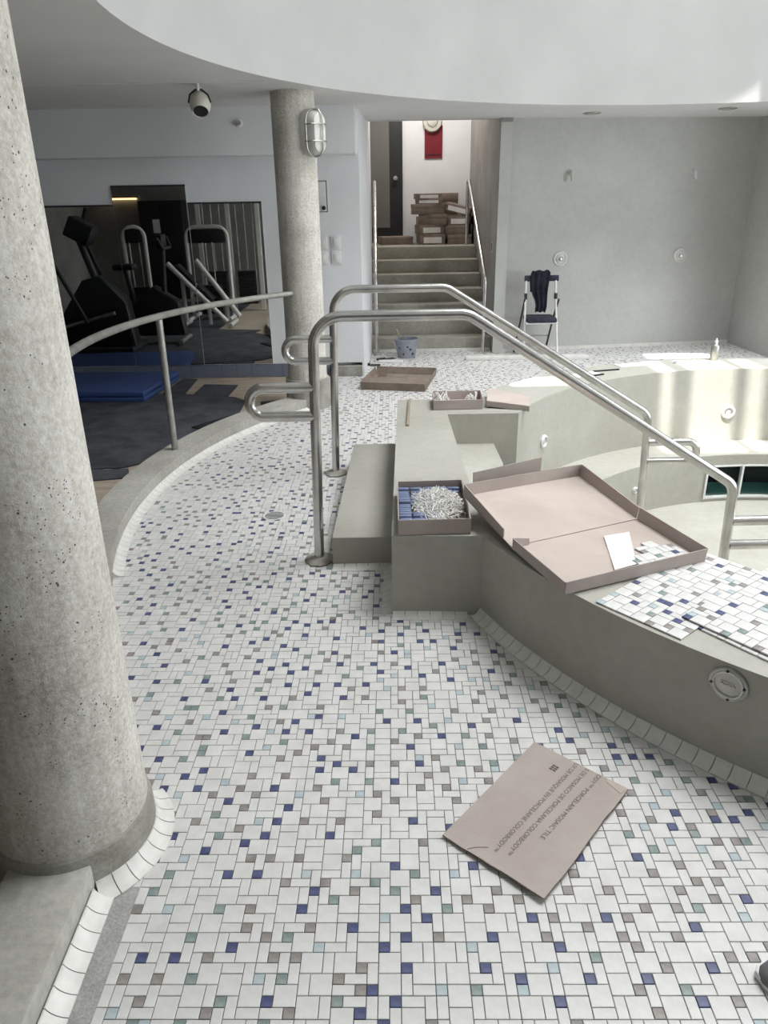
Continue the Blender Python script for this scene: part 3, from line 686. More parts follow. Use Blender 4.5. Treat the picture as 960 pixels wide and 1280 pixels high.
tube(bm, [mtb @ Vector(p_) for p_ in ((0, -0.155, 0.06), (0, -0.150, 0.12), (0, -0.11, 0.15), (0, 0, 0.155), (0, 0.11, 0.15), (0, 0.150, 0.12), (0, 0.155, 0.06))], 0.005, 8)
for yy in (-0.055, 0.055): tube(bm, [mtb @ Vector(p_) for p_ in ((-0.085, yy, 0.06), (-0.078, yy, 0.12), (-0.04, yy, 0.15), (0.04, yy, 0.15), (0.078, yy, 0.12), (0.085, yy, 0.06))], 0.005, 8)
ov = [mtb @ Vector((x_, y_, 0.07)) for x_, y_ in oval(0.085, 0.155)]; tube(bm, ov + [ov[0]], 0.006, 8, cap=False)
obj('cage', bm, 'steel_dull', BL)

# wall plates beside the column
def plate(name, label, cat, x0, z0, x1, z1, kind):
    t = thing(name, label, cat, ((x0 + x1) / 2, GY - 0.001, z0))
    obj('plate', box(B(), x0, GY - 0.012, z0, x1, GY, z1, bev=0.002), 'plate', t)
    if kind == 'panel':
        bm = B(); fr = 0.006
        for q in ((x0, z0, x1, z0 + fr), (x0, z1 - fr, x1, z1), (x0, z0, x0 + fr, z1), (x1 - fr, z0, x1, z1)): box(bm, q[0], GY - 0.0145, q[1], q[2], GY - 0.011, q[3])
        obj('frame', bm, 'dark', t)
        bm = B(); lathe(bm, [(0.018, 0), (0.018, 0.012), (0.012, 0.016), (0, 0.016)], 18, frame((x1 - 0.035, GY - 0.012, z0 + 0.035), (1, 0, 0), (0, -1, 0))); obj('button', bm, 'black', t)
        for q in (0.10, 0.17): obj('slot', box(B(), x0 + 0.02, GY - 0.0135, z0 + q, x0 + 0.06, GY - 0.0115, z0 + q + 0.004), 'dark', t)
    else:
        obj('rocker', box(B(), x0 + 0.022, GY - 0.018, z0 + 0.025, x1 - 0.022, GY - 0.011, z1 - 0.025, bev=0.002), 'plate', t)
plate('wall_panel', 'tall white control panel with a black button beside the far column', 'panel', -0.60, 1.50, -0.462, 1.762, 'panel')
plate('light_switch', 'upper white switch plate on the wall right of the far column', 'switch', -0.445, 1.185, -0.360, 1.295, 's')
plate('light_switch', 'lower white switch plate on the wall right of the far column', 'switch', -0.445, 1.055, -0.360, 1.165, 's')
plate('light_switch', 'upper switch plate half hidden by the far column', 'switch', -0.575, 1.185, -0.485, 1.290, 's')
plate('light_switch', 'lower switch plate half hidden by the far column', 'switch', -0.575, 1.055, -0.485, 1.160, 's')
# sprinkler head on the beam
SPK = thing('sprinkler', 'small white sprinkler on the beam above the mirrors', 'sprinkler', (-1.155, 7.0, 2.18))
mts = frame((-1.155, 7.0, 2.205), (1, 0, 0), (0, -1, 0))
bm = B(); lathe(bm, [(0.035, 0), (0.035, 0.006), (0.016, 0.014), (0.012, 0.03), (0.0, 0.03)], 20, mts); obj('rosette', bm, 'plate', SPK)
bm = B(); lathe(bm, [(0.02, 0.038), (0.02, 0.042), (0.0, 0.043)], 16, mts); obj('deflector', bm, 'steel', SPK)
# egg-shaped spot lamp on the ceiling
EG = thing('spot_lamp', 'egg-shaped ivory spotlight hanging from the ceiling near the gym', 'lamp', (-1.19, 5.666, CEIL))
obj('stem', tube(B(), [(-1.190, 5.666, CEIL), (-1.188, 5.666, CEIL - 0.045)], 0.011, 12), 'plate', EG)
obj('bracket', tube(B(), [(-1.262, 5.666, 2.215), (-1.248, 5.666, 2.265), (-1.21, 5.666, 2.292), (-1.165, 5.666, 2.292), (-1.128, 5.666, 2.262), (-1.112, 5.666, 2.215)], 0.006, 8), 'dark', EG)
ax = Vector((0.10, -0.62, -0.78)).normalized(); mte = frame((-1.187, 5.68, 2.215), (1, 0, 0), ax)
bm = B(); lathe(bm, [(0.0, -0.085), (0.028, -0.078), (0.052, -0.055), (0.067, -0.02), (0.070, 0.015), (0.062, 0.05), (0.052, 0.072), (0.049, 0.066), (0.044, 0.05), (0.0, 0.048)], 32, mte); obj('shell', bm, 'egg', EG)
bm = B(); lathe(bm, [(0.0475, 0.0675), (0.044, 0.0685), (0.020, 0.060), (0, 0.056)], 24, mte); obj('lens', bm, 'black', EG)
# back wall shower fixtures
def wall_y(x): return 8.42 + (x - 1.355) * 0.3 / 2.665
for x, lb in ((1.955, 'round shower valve plate above the folding chair'), (3.31, 'round shower valve plate near the right corner')):
    p = (x, wall_y(x), 0.975); mt_ = frame(p, (0, 0, 1), (0.112, -1, 0)); t = thing('shower_valve', lb, 'valve', p)
    bm = B(); lathe(bm, [(0.078, 0), (0.08, 0.006), (0.072, 0.014), (0.060, 0.014), (0.057, 0.008), (0, 0.008)], 36, mt_); obj('escutcheon', bm, 'frost', t)
    bm = B(); lathe(bm, [(0.042, 0.006), (0.042, 0.02), (0.032, 0.024), (0.030, 0.014), (0, 0.014)], 28, mt_); obj('inner_ring', bm, 'plate', t)
    bm = B(); lathe(bm, [(0.018, 0.012), (0.018, 0.04), (0.012, 0.045), (0, 0.045)], 16, mt_); obj('stem', bm, 'steel', t)
for x, lb, mat in ((2.0, 'short shower pipe stub high on the wall over the chair', 'backcem'), (3.335, 'short white shower pipe stub high near the right corner', 'plate')):
    y = wall_y(x); t = thing('shower_stub', lb, 'pipe', (x, y, 1.78))
    obj('pipe', tube(B(), fillet([(x, y, 1.83), (x, y - 0.06, 1.83), (x + 0.01, y - 0.075, 1.74)], 0.03), 0.016, 12), mat, t)
    bm = B(); lathe(bm, [(0.034, 0), (0.034, 0.004), (0.018, 0.012)], 20, frame((x, y, 1.83), (0, 0, 1), (0.11, -1, 0))); obj('flange', bm, mat, t)
# recessed ceiling lamps (off)
for (x, y), lb in (((2.057, 8.03), 'recessed round downlight in the soffit above the chair'), ((3.263, 7.81), 'recessed round downlight in the soffit near the right corner')):
    t = thing('downlight', lb, 'lamp', (x, y, CEIL)); mt_ = frame((x, y, CEIL), (1, 0, 0), (0, 0, -1))
    bm = B(); lathe(bm, [(0.085, 0.0), (0.085, 0.008), (0.066, 0.012), (0.062, 0.002)], 32, mt_); obj('rim', bm, 'steel_dull', t)
    bm = B(); lathe(bm, [(0.06, 0.004), (0.03, 0.006), (0, 0.006)], 24, mt_); obj('lens', bm, 'frost', t)
# floor drain
DR = thing('floor_drain', 'round floor drain grate set in the mosaic near the kerb', 'drain', (-0.605, 3.78, 0))
mt_ = Matrix.Translation((-0.605, 3.78, 0.0))
bm = B(); lathe(bm, [(0.062, 0.0), (0.062, 0.002), (0.055, 0.003), (0.055, 0.0005), (0, 0.0005)], 36, mt_); obj('ring', bm, 'plate', DR)
for k in range(-3, 4):
    w = math.sqrt(max(0, 0.052 ** 2 - (k * 0.014) ** 2)); obj('slot', box(B(), -0.605 - w, 3.78 + k * 0.014 - 0.0035, 0.0008, -0.605 + w, 3.78 + k * 0.014 + 0.0035, 0.0016), 'dark', DR, smooth=False)

# ------------------------------------------------------------------ folding chair with cloth
CH = thing('folding_chair', 'white folding chair with dark seat standing before the shower wall', 'chair', (1.68, 8.1, 0))
xl, xr = 1.515, 1.875
for x, xt in ((xl, 1.525), (xr, 1.865)):
    obj('leg', tube(B(), [(x, 7.93, 0), (xt + (0.01 if x == xl else -0.01), 8.12, 0.62), (xt + (0.018 if x == xl else -0.012), 8.17, 0.80)], 0.011, 10), 'whitemetal', CH)
    obj('leg', tube(B(), [(x - 0.035 if x == xl else x - 0.045, 8.36, 0), (x - 0.005 if x == xl else x - 0.02, 8.17, 0.40), (x + 0.012, 8.10, 0.60)], 0.010, 10), 'dark', CH)
    obj('hinge', box(B(), xt + (0.0 if x == xl else -0.024), 8.10, 0.60, xt + (0.026 if x == xl else 0.004), 8.15, 0.66, bev=0.003), 'dark', CH)
obj('backrest', box(B(), 1.525, 8.155, 0.775, 1.885, 8.195, 0.835, bev=0.008), 'cloth', CH)
obj('seat', box(B(), 1.54, 7.95, 0.375, 1.85, 8.25, 0.425, bev=0.015), 'cloth', CH)
obj('seat_rail', tube(B(), [(1.525, 7.97, 0.37), (1.865, 7.97, 0.37)], 0.009, 8), 'whitemetal', CH)
obj('stretcher', tube(B(), [(1.50, 8.29, 0.19), (1.84, 8.29, 0.19)], 0.008, 8), 'steel_dull', CH)
# draped cloth
bm = B(); prof = [(0.05, 0.60, 0.235), (0.0, 0.80, 0.24), (0.0, 0.845, 0.23), (-0.01, 0.868, 0.20)]
rows = []
RWS = [(8.215, 0.66, 1.60, 1.78), (8.21, 0.80, 1.585, 1.80), (8.195, 0.868, 1.60, 1.79), (8.17, 0.885, 1.61, 1.775), (8.147, 0.868, 1.592, 1.79), (8.142, 0.78, 1.583, 1.777), (8.138, 0.70, 1.592, 1.768), (8.135, 0.64, 1.605, 1.765), (8.132, 0.58, 1.632, 1.765), (8.13, 0.53, 1.645, 1.765), (8.128, 0.495, 1.64, 1.76), (8.126, 0.465, 1.645, 1.752)]
for i, (y, z, x0, x1) in enumerate(RWS):
    rows.append([bm.verts.new((x0 + (x1 - x0) * k / 14 , y - 0.010 * math.sin(k * 1.35 + 0.2 * i) - (0.008 if i > 4 else 0), z + 0.006 * math.sin(k * 0.9 + i))) for k in range(15)])
for p_, q_ in zip(rows[:-1], rows[1:]):
    for k in range(14): bm.faces.new((p_[k], p_[k + 1], q_[k + 1], q_[k]))
bmesh.ops.solidify(bm, geom=bm.faces[:], thickness=0.006)
tag(obj('draped_cloth', bm, 'cloth'), 'dark navy garment hung over the folding chair back', 'cloth')
# plaster-white low threshold on the floor
TH_ = thing('floor_threshold', 'long low white strip lying on the tile in front of the chair', 'strip', (1.3, 7.93, 0))
obj('strip', prism(B(), [(0.90, 7.93), (2.2, 7.88), (2.2, 7.97), (0.90, 8.01)], 0.0, 0.045, bev=0.004), 'cove', TH_)
# bottle on the far rim
BT = thing('spray_bottle', 'small white bottle standing on the far pool rim', 'bottle', (2.68, 6.0, ZRIM)); mt_ = Matrix.Translation((2.68, 5.99, ZRIM))
bm = B(); lathe(bm, [(0.0, 0), (0.03, 0), (0.032, 0.004), (0.032, 0.105), (0.027, 0.12), (0.012, 0.128), (0.011, 0.135), (0, 0.135)], 24, mt_); obj('body', bm, 'steel_dull', BT)
bm = B(); lathe(bm, [(0.012, 0.13), (0.013, 0.155), (0.007, 0.16), (0.006, 0.175), (0, 0.176)], 16, mt_); obj('cap', bm, 'plate', BT)
# papers and offcuts on the far rim
rnd = random.Random(5)
for k, (x, y, w, d, rz, mat, lb) in enumerate([(1.48, 5.52, 0.34, 0.10, 0.5, 'paper', 'white paper strip on the far pool rim, left of the bottle'), (1.72, 5.66, 0.22, 0.012, 0.25, 'black', 'long thin black offcut on the far pool rim'),
        (1.60, 5.50, 0.14, 0.014, 0.45, 'black', 'short black offcut at the inner edge of the far pool rim'), (2.00, 5.86, 0.30, 0.11, 0.25, 'paper', 'pale paper sheet on the far pool rim nearer the bottle'), (2.35, 5.93, 0.10, 0.02, 1.0, 'grey_plastic', 'small grey scrap beside the bottle on the rim')]):
    t = box(B(), -w / 2, -d / 2, 0, w / 2, d / 2, 0.004 if mat != 'black' else 0.01, Matrix.Translation((x, y, ZRIM + 0.0005)) @ Matrix.Rotation(rz, 4, 'Z'))
    tag(obj('rim_scrap', t, mat, smooth=False), lb, 'scrap')

# ------------------------------------------------------------------ bucket and tools by the stairs
BK = thing('bucket', 'grey plastic bucket with splashes standing at the foot of the stairs', 'bucket', (0.275, 8.18, 0)); mt_ = Matrix.Translation((0.275, 8.18, 0))
bm = B(); lathe(bm, [(0.0, 0.0), (0.095, 0.0), (0.128, 0.185), (0.136, 0.187), (0.136, 0.205), (0.126, 0.205), (0.092, 0.012), (0.0, 0.012)], 36, mt_); obj('pail', bm, 'grey_plastic', BK)
hp = [(0.275 + 0.136 * math.cos(a), 8.18 - 0.05 - 0.09 * math.sin(a) * 0.5, 0.18 - 0.09 * math.sin(a)) for a in [PI * k / 10 for k in range(11)]]
obj('handle', tube(B(), hp, 0.004, 6), 'steel_dull', BK)
for k, (a, z) in enumerate(((-1.9, 0.05), (-1.2, 0.10), (-0.9, 0.05), (-1.5, 0.13), (-2.3, 0.11))):
    r = 0.095 + 0.033 * z / 0.185 + 0.001; bm = B(); lathe(bm, [(0.011 + 0.003 * (k % 3), 0), (0.006, 0.002), (0, 0.002)], 7, frame((0.275 + r * math.cos(a), 8.18 + r * math.sin(a), z), (0, 0, 1), (math.cos(a), math.sin(a), -0.17))); obj('splash', bm, 'dark', BK)
TRW = thing('trowel', 'mortar trowel standing in the grey bucket', 'trowel', (0.24, 8.17, 0.1))
obj('handle', tube(B(), [(0.20, 8.14, 0.23), (0.165, 8.12, 0.31)], [0.011, 0.013], 10), 'wood', TRW)
obj('blade', box(B(), 0.19, 8.13, 0.05, 0.26, 8.136, 0.235), 'steel_dull', TRW, smooth=False)
BRD = box(B(), -0.13, -0.045, 0, 0.13, 0.045, 0.018, Matrix.Translation((0.10, 7.93, 0.001)) @ Matrix.Rotation(0.06, 4, 'Z'), bev=0.003)
tag(obj('white_board', BRD, 'plate'), 'short white board on the floor left of the bucket', 'board')
for (x, y, z0, a, lb) in ((0.04, 8.05, 0.001, 0.5, 'dark hand tool lying behind the white board'), (-0.12, 7.75, 0.001, 0.1, 'dark metal bracket on the floor by the left handrail')):
    t = thing('hand_tool', lb, 'tool', (x, y, z0), a)
    obj('handle', tube(B(), [(-0.10, 0, 0.014), (0.0, 0.0, 0.016)], 0.013, 10), 'black', t, world=False)
    obj('blade', box(B(), 0.0, -0.03, 0.004, 0.11, 0.03, 0.010), 'dark', t, world=False, smooth=False)

# ------------------------------------------------------------------ cardboard
def tray(name, label, P, up, h, th=0.004, mats=('card_in', 'card'), parts=4, cat='box', lean=0.0):
    """open tray: base quad P (4 corners, ccw seen from above) and four upright sides"""
    P = [Vector(p) for p in P]; up = Vector(up).normalized(); cen = sum(P, Vector()) / 4
    t = thing(name, label, cat, tuple(cen))
    obj('base', slab3(B(), P, up, th), mats[0], t, smooth=False)
    for i in range(parts):
        a, c = P[i], P[(i + 1) % 4]; inw = up.cross(c - a).normalized()
        if inw.dot(cen - a) < 0: inw = -inw
        o_ = -inw * lean
        bm = B(); v = [a, c, c + inw * th, a + inw * th]
        lo = [bm.verts.new(p) for p in v]; hi = [bm.verts.new(p + up * h + o_) for p in v]
        bm.faces.new(lo[::-1]); bm.faces.new(hi)
        for k in range(4): bm.faces.new((lo[k], lo[(k + 1) % 4], hi[(k + 1) % 4], hi[k]))
        obj('side', bm, mats[1], t, smooth=False)
    return t
# flat board on the floor with printed text
CBa = [Vector((0.464, 1.887, 0.004)), Vector((0.692, 1.668, 0.012)), Vector((0.375, 1.307, 0.014)), Vector((0.143, 1.518, 0.006))]
FB = thing('cardboard_sheet', 'flat torn cardboard piece with printed lettering lying on the mosaic', 'cardboard', (0.42, 1.6, 0))
up = (CBa[1] - CBa[0]).cross(CBa[3] - CBa[0]).normalized(); up = up if up.z > 0 else -up
cen = sum(CBa, Vector()) / 4
def edge_pts(a, c, n, j, rr):
    out_ = []
    d = (c - a); nn = Vector((-d.y, d.x, 0)).normalized()
    for k in range(n): out_.append(a + d * (k / n) + nn * (rr.uniform(-j, j) if k else 0))
    return out_
rr = random.Random(2); poly = []
for i, j in ((0, 0.0004), (1, 0.003), (2, 0.002), (3, 0.0004)): poly += edge_pts(CBa[i], CBa[(i + 1) % 4], 10, j, rr)
bm = B(); a_ = [bm.verts.new(p) for p in poly]; c_ = [bm.verts.new(p + up * 0.0045) for p in poly]
n = len(poly); fb = bm.faces.new(a_[::-1]); ft = bm.faces.new(c_)
for i in range(n): bm.faces.new((a_[i], a_[(i + 1) % n], c_[(i + 1) % n], c_[i])).material_index = 1
obj('board', bm, ['card', 'card_edge'], FB, smooth=False)
dr = (CBa[3] - CBa[0]).normalized()          # reading direction: upper right to lower left
upv = up.cross(dr).normalized()              # letter-up direction
def on_board(s, t, lift=0.0052): return CBa[0] + (CBa[3] - CBa[0]) * s + (CBa[1] - CBa[0]) * t + up * lift
Ldir = (CBa[3] - CBa[0]).length; Wdir = (CBa[1] - CBa[0]).length
def put_text(s, start, endp, size_, name='lettering'):
    d = (endp - start); x = d.normalized(); z = up; y = z.cross(x)
    me = text_mesh(s, 1.0, Matrix.Identity(4)); w = max(v.co.x for v in me.vertices) - min(v.co.x for v in me.vertices); x0 = min(v.co.x for v in me.vertices)
    sx = d.length / w; m_ = Matrix.Identity(4)
    for i in range(3): m_[i][0], m_[i][1], m_[i][2], m_[i][3] = x[i] * sx, y[i] * size_, z[i], start[i]
    me.transform(Matrix.Translation((-x0, 0, 0))); me.transform(m_)
    obj(name, me, 'ink', FB)
def wp(x, y):     # point on the board above floor position
    k = Vector((x, y, 0)); den = up.z; z = (CBa[0].dot(up) - up.x * x - up.y * y) / den
    return Vector((x, y, z)) + up * 0.0050
put_text('ODY\u2122 PORCELAIN MOSAIC TILE', wp(0.622, 1.733), wp(0.402, 1.498), 0.0195)
put_text('S DE MOSAICO DE PORCELANA COLORBODY\u2122', wp(0.592, 1.759), wp(0.304, 1.450), 0.0195)
put_text('UX DE MOSA\u00cfQUE EN PORCELAINE COLORBODY\u2122', wp(0.567, 1.784), wp(0.270, 1.463), 0.0195)
for k in range(3):
    for j in range(2):
        g0 = wp(0.508 - 0.0065 * k - 0.008 * j, 1.772 - 0.0065 * k + 0.008 * j); e1_, e2_ = dr * 0.0075, (CBa[1] - CBa[0]).normalized() * 0.0095
        obj('printed_mark', slab3(B(), [g0, g0 + e1_ * 0.8, g0 + e1_ * 0.8 + e2_, g0 + e2_], up, 0.0004), 'ink', FB, smooth=False)
bm = B(); tube(bm, [wp(0.205, 1.467), wp(0.23, 1.472), wp(0.262, 1.470)], 0.0011, 6); obj('crease', bm, 'card_edge', FB)
bm = B(); slab3(bm, [wp(0.664, 1.650), wp(0.692, 1.668), wp(0.648, 1.710), wp(0.637, 1.702)], up, 0.0008)
obj('torn_corner', bm, 'card_in', FB, smooth=False)

# big unfolded tray on the rim
A_, Bp, Cp, Dp = Vector((0.602, 2.192, 0.366)), Vector((1.165, 2.42, 0.366)), Vector((0.905, 3.23, 0.405)), Vector((0.333, 2.885, 0.452))
M1, M2 = A_.lerp(Dp, 0.47), Bp.lerp(Cp, 0.47); M1.z = 0.386; M2.z = 0.367
TR = thing('tile_tray', 'big unfolded cardboard tray lying open across the pool rim', 'box', (0.75, 2.7, 0.36))
upz = Vector((0, 0, 1)); th = 0.004
obj('base', slab3(B(), [A_, Bp, M2, M1], upz, th), 'card_in', TR, smooth=False)
obj('base', slab3(B(), [M1 + upz * 0.001, M2 + upz * 0.001, Cp, Dp], upz, th), 'card_in', TR, smooth=False)
def flap(a, c, ha, hc, out=0.0, mat='card', parent=TR, cenp=Vector((0.75, 2.7, 0.4)), name='flap'):
    d = (c - a).normalized(); inw = upz.cross(d).normalized()
    if inw.dot(cenp - a) < 0: inw = -inw
    bm = B(); lo = [bm.verts.new(p) for p in (a, c, c + inw * th, a + inw * th)]
    hi = [bm.verts.new(p) for p in (a + upz * ha - inw * out, c + upz * hc - inw * out, c + upz * hc + inw * (th - out), a + upz * ha + inw * (th - out))]
    bm.faces.new(lo[::-1]); bm.faces.new(hi)
    for k in range(4): bm.faces.new((lo[k], lo[(k + 1) % 4], hi[(k + 1) % 4], hi[k]))
    return obj(name, bm, mat, parent, smooth=False)
flap(A_, Bp, 0.048, 0.052, 0.004)
flap(Bp, M2.lerp(Bp, 0.0), 0.052, 0.056, 0.006)
flap(M2.lerp(Cp, 0.02), Cp, 0.050, 0.058, 0.010)
flap(Cp, Dp, 0.058, 0.054, 0.0)
flap(Dp, M1.lerp(Dp, 0.16), 0.054, 0.042, 0.0)
flap(M1.lerp(A_, 0.03), A_, 0.046, 0.048, 0.004)
t1 = M1.lerp(A_, 0.03); flap(t1, t1 + (M2 - M1).normalized() * 0.075, 0.046, 0.03, 0.0, name='corner_tab')
t2 = M2.lerp(Cp, 0.02)
bm = B(); tube(bm, [M1 + upz * 0.0062, M1.lerp(M2, 0.5) + upz * 0.0065, M2 + upz * 0.0062], 0.0011, 6); obj('crease', bm, 'card', TR)
# cardboard sheet standing behind the tray
bm = B(); slab3(bm, [Vector((0.40, 3.12, 0.365)), Vector((0.74, 3.30, 0.38)), Vector((0.74, 3.305, 0.475)), Vector((0.40, 3.125, 0.47))], (0.4, -0.9, 0), 0.004)
tag(obj('cardboard_strip', bm, 'card', smooth=False), 'cardboard flap leaning behind the big open tray', 'cardboard')
# paper and mosaic offcut inside the tray
def in_tray(s, t, z=0.0055): return A_.lerp(Bp, s).lerp(M1.lerp(M2, s), t) + upz * z
def tray_pt(x, y, lift=0.0075):
    best = min(((in_tray(i / 60, j / 60, lift) - Vector((x, y, 0))).to_2d().length, i, j) for i in range(61) for j in range(61))
    return Vector((x, y, in_tray(best[1] / 60, best[2] / 60, lift).z))
bm = B(); slab3(bm, [tray_pt(0.814, 2.345), tray_pt(0.905, 2.388), tray_pt(0.962, 2.66), tray_pt(0.852, 2.62)], upz, 0.0015)
tag(obj('paper_sheet', bm, 'paper', smooth=False), 'white paper sheet lying inside the big open tray', 'paper')
SHEETN = 0
def mosaic_sheet(name, label, org, rz, nx, ny, seed, keep=None, thick=0.006):
    t = thing(name, label, 'tile sheet', org, rz)
    k = 0
    for x, y, w, h, c in pattern(nx, ny, random.Random(seed)):
        if x < 0 or x + w > nx or y < 0 or y + h > ny: 
            if x < 0 and x + w > 0: w, x = w + x, 0
            elif x < nx < x + w: w = nx - x
            else: continue
            if (w, h) == (1, 1): c = c if c != 'w' else None
        if c is None or (w, h, c) not in TM: continue
        if keep and not keep(x + w / 2, y + h / 2): continue
        o_ = bpy.data.objects.new('tile', TM[(w, h, c)]); COL.objects.link(o_); o_.parent = t
        o_.location = ((x + w / 2) * U, (y + h / 2) * U, thick + random.uniform(-.0004, .0004)); o_.rotation_euler = (random.uniform(-.01, .01), random.uniform(-.01, .01), random.uniform(-.006, .006))
    return t
pc = in_tray(0.66, 0.10, 0.006)
mosaic_sheet('mosaic_offcut', 'ragged mosaic offcut in the corner of the big open tray', (0.925, 2.345, 0.3735), 0.395, 9, 9, 4, keep=lambda x, y: y < 3.0 + 0.75 * x and y < 8.2 - 0.35 * x + (1.2 if 4 < x < 6 else 0))
SA = mosaic_sheet('mosaic_sheet', 'mosaic tile sheet half under the big open tray on the pool rim', (0.887, 1.908, ZRIM + 0.0005), math.atan2(0.637, 0.77), 24, 12, 21)
obj('mesh_backing', box(B(), 0.001, 0.001, 0.0, 24 * U - .001, 12 * U - .001, 0.0016), 'grout', SA, world=False, smooth=False)
SB = mosaic_sheet('mosaic_sheet', 'mosaic tile sheet on top, overhanging toward the round cover plate', (1.115, 1.785, ZRIM + 0.008), math.atan2(0.60, 0.80), 24, 12, 33)
obj('mesh_backing', box(B(), 0.001, 0.001, 0.0, 24 * U - .001, 12 * U - .001, 0.0016), 'grout', SB, world=False, smooth=False)
SC3 = mosaic_sheet('mosaic_sheet', 'mosaic tile sheet lying beneath the overhanging one', (1.10, 1.775, ZRIM + 0.0004), math.atan2(0.60, 0.80) - 0.03, 24, 10, 35)

# box with blue tile sticks
BX = tray('tile_box', 'open carton packed with blue tile sticks on the pool platform', [(0.055, 2.70, ZRIM), (0.345, 2.705, ZRIM), (0.355, 3.15, ZRIM), (0.062, 3.14, ZRIM)], (0, 0, 1), 0.068, mats=('card', 'card'))
sb = box(B(), -0.026, -0.0095, 0, 0.026, 0.0095, 0.017, bev=0.005); finish(sb, True); sbm = bpy.data.meshes.new('tile_stick'); sb.to_mesh(sbm); sb.free(); sbm.materials.append(M['bluebar'])
ORD = 'first second third fourth fifth sixth seventh eighth ninth tenth eleventh twelfth thirteenth fourteenth fifteenth sixteenth seventeenth eighteenth nineteenth'.split()
for r in range(19):
    for c in range(5):
        y = 2.722 + r * 0.0218; x = 0.088 + c * 0.0555 + random.uniform(-.002, .002)
        if 5 < r < 9 and c > 0: continue
        if c >= 3 and r < 16: continue
        o_ = bpy.data.objects.new('tile_stick', sbm); COL.objects.link(o_)
        z = ZRIM + 0.028 + (0.008 if r in (3, 4, 10, 11, 17) else 0.0) + random.uniform(0, 0.003)
        o_.location = (x, y, z); o_.rotation_euler = (random.uniform(-.05, .05), 0, random.uniform(-.03, .03)); tag(o_, 'blue tile stick, %s row from the carton far side, %s from left' % (ORD[18 - r], ORD[c]), 'tile', 'blue tile sticks in the carton')
obj('packing_layer', box(B(), 0.062, 2.708, ZRIM + 0.005, 0.340, 3.136, ZRIM + 0.026), 'card_edge', BX, smooth=False)
# shredded paper
rnd = random.Random(9); bm = B()
for k in range(640):
    th0 = rnd.uniform(0, 2 * PI); rr0 = math.sqrt(rnd.random())
    x = 0.228 + 0.105 * rr0 * math.cos(th0); y = 2.915 + 0.19 * rr0 * math.sin(th0); h = 0.046 + 0.036 * (1 - rr0 * rr0) * rnd.random()
    if not (0.066 < x < 0.335): continue
    a = rnd.uniform(0, PI); L = rnd.uniform(0.018, 0.06); w = 0.0019; cv = rnd.uniform(-0.9, 0.9)
    pts = []
    for j in range(5):
        s = (j / 4 - 0.5) * L; aa = a + cv * (j / 4 - 0.5); xx = min(0.338, max(0.064, x + s * math.cos(aa))); yy = min(3.13, max(2.71, y + s * math.sin(aa)))
        pts.append(Vector((xx, yy, ZRIM + h + 0.006 * math.sin(j * 1.7 + k))))
    tube(bm, pts, w, 4)
o_ = obj('shredded_paper', bm, 'paper', smooth=False); o_['kind'] = 'stuff'; tag(o_, 'heap of white shredded paper packing over the blue tile sticks', 'packing')
bm = B(); tube(bm, fillet([(0.26, 2.74, ZRIM + .066), (0.30, 2.76, ZRIM + .072), (0.333, 2.75, ZRIM + .07), (0.30, 2.728, ZRIM + .068)], 0.02), 0.0018, 6); tag(obj('cable_tie', bm, 'black'), 'black loop of cord on the shredded paper', 'cord')

# small carton and its lid at the far end of the platform
SBX = tray('small_carton', 'small open carton at the far end of the pool platform', [(0.325, 4.60, ZRIM), (0.640, 4.61, ZRIM), (0.655, 4.86, ZRIM), (0.335, 4.85, ZRIM)], (0, 0, 1), 0.062, mats=('card', 'card'))
bm = B(); rnd = random.Random(4)
for k in range(26):
    x = rnd.choice((rnd.uniform(0.35, 0.43), rnd.uniform(0.55, 0.63))); y = rnd.uniform(4.66, 4.80); a = rnd.uniform(0, 3)
    tube(bm, [(x - 0.02 * math.cos(a), y - .02 * math.sin(a), ZRIM + 0.04), (x, y, ZRIM + 0.062 + rnd.uniform(0, .012)), (x + 0.02 * math.cos(a), y + .02 * math.sin(a), ZRIM + 0.042)], 0.004, 5)
o_ = obj('packing_paper', bm, 'paper', smooth=False); o_['kind'] = 'stuff'; tag(o_, 'white paper scraps in the small open carton', 'packing')
LD = thing('carton_lid', 'upturned carton lid leaning beside the small open carton', 'lid', (0.80, 4.75, ZRIM))
La, Lb, Lc, Ld_ = Vector((0.665, 4.63, 0.405)), Vector((0.925, 4.555, 0.385)), Vector((0.975, 4.80, 0.385)), Vector((0.715, 4.93, 0.415))
obj('panel', slab3(B(), [La, Lb, Lc, Ld_], upz, 0.004), 'card_in', LD, smooth=False)
for a, c in ((La, Lb), (Lb, Lc), (Lc, Ld_), (Ld_, La)):
    d = (c - a).normalized(); inw = upz.cross(d)
    bm = B(); lo = [bm.verts.new(p) for p in (a, c, c + inw * th, a + inw * th)]; hi = [bm.verts.new(p - upz * 0.032) for p in (a, c, c + inw * th, a + inw * th)]
    bm.faces.new(lo[::-1]); bm.faces.new(hi)
    for k in range(4): bm.faces.new((lo[k], lo[(k + 1) % 4], hi[(k + 1) % 4], hi[k]))
    obj('flap', bm, 'card', LD, smooth=False)
# tray on the deck
TD = tray('deck_tray', 'dusty cardboard tray lying open on the mosaic near the stairs', [(-0.185, 6.70, 0.001), (0.385, 6.57, 0.001), (0.53, 7.24, 0.001), (-0.05, 7.36, 0.001)], (0, 0, 1), 0.072, mats=('card_dk', 'card_dk'), lean=0.012)
obj('inner_tab', box(B(), -0.04, 7.20, 0.005, 0.05, 7.206, 0.085, Matrix.Rotation(0.0, 4, 'Z')), 'card_edge', TD, smooth=False)
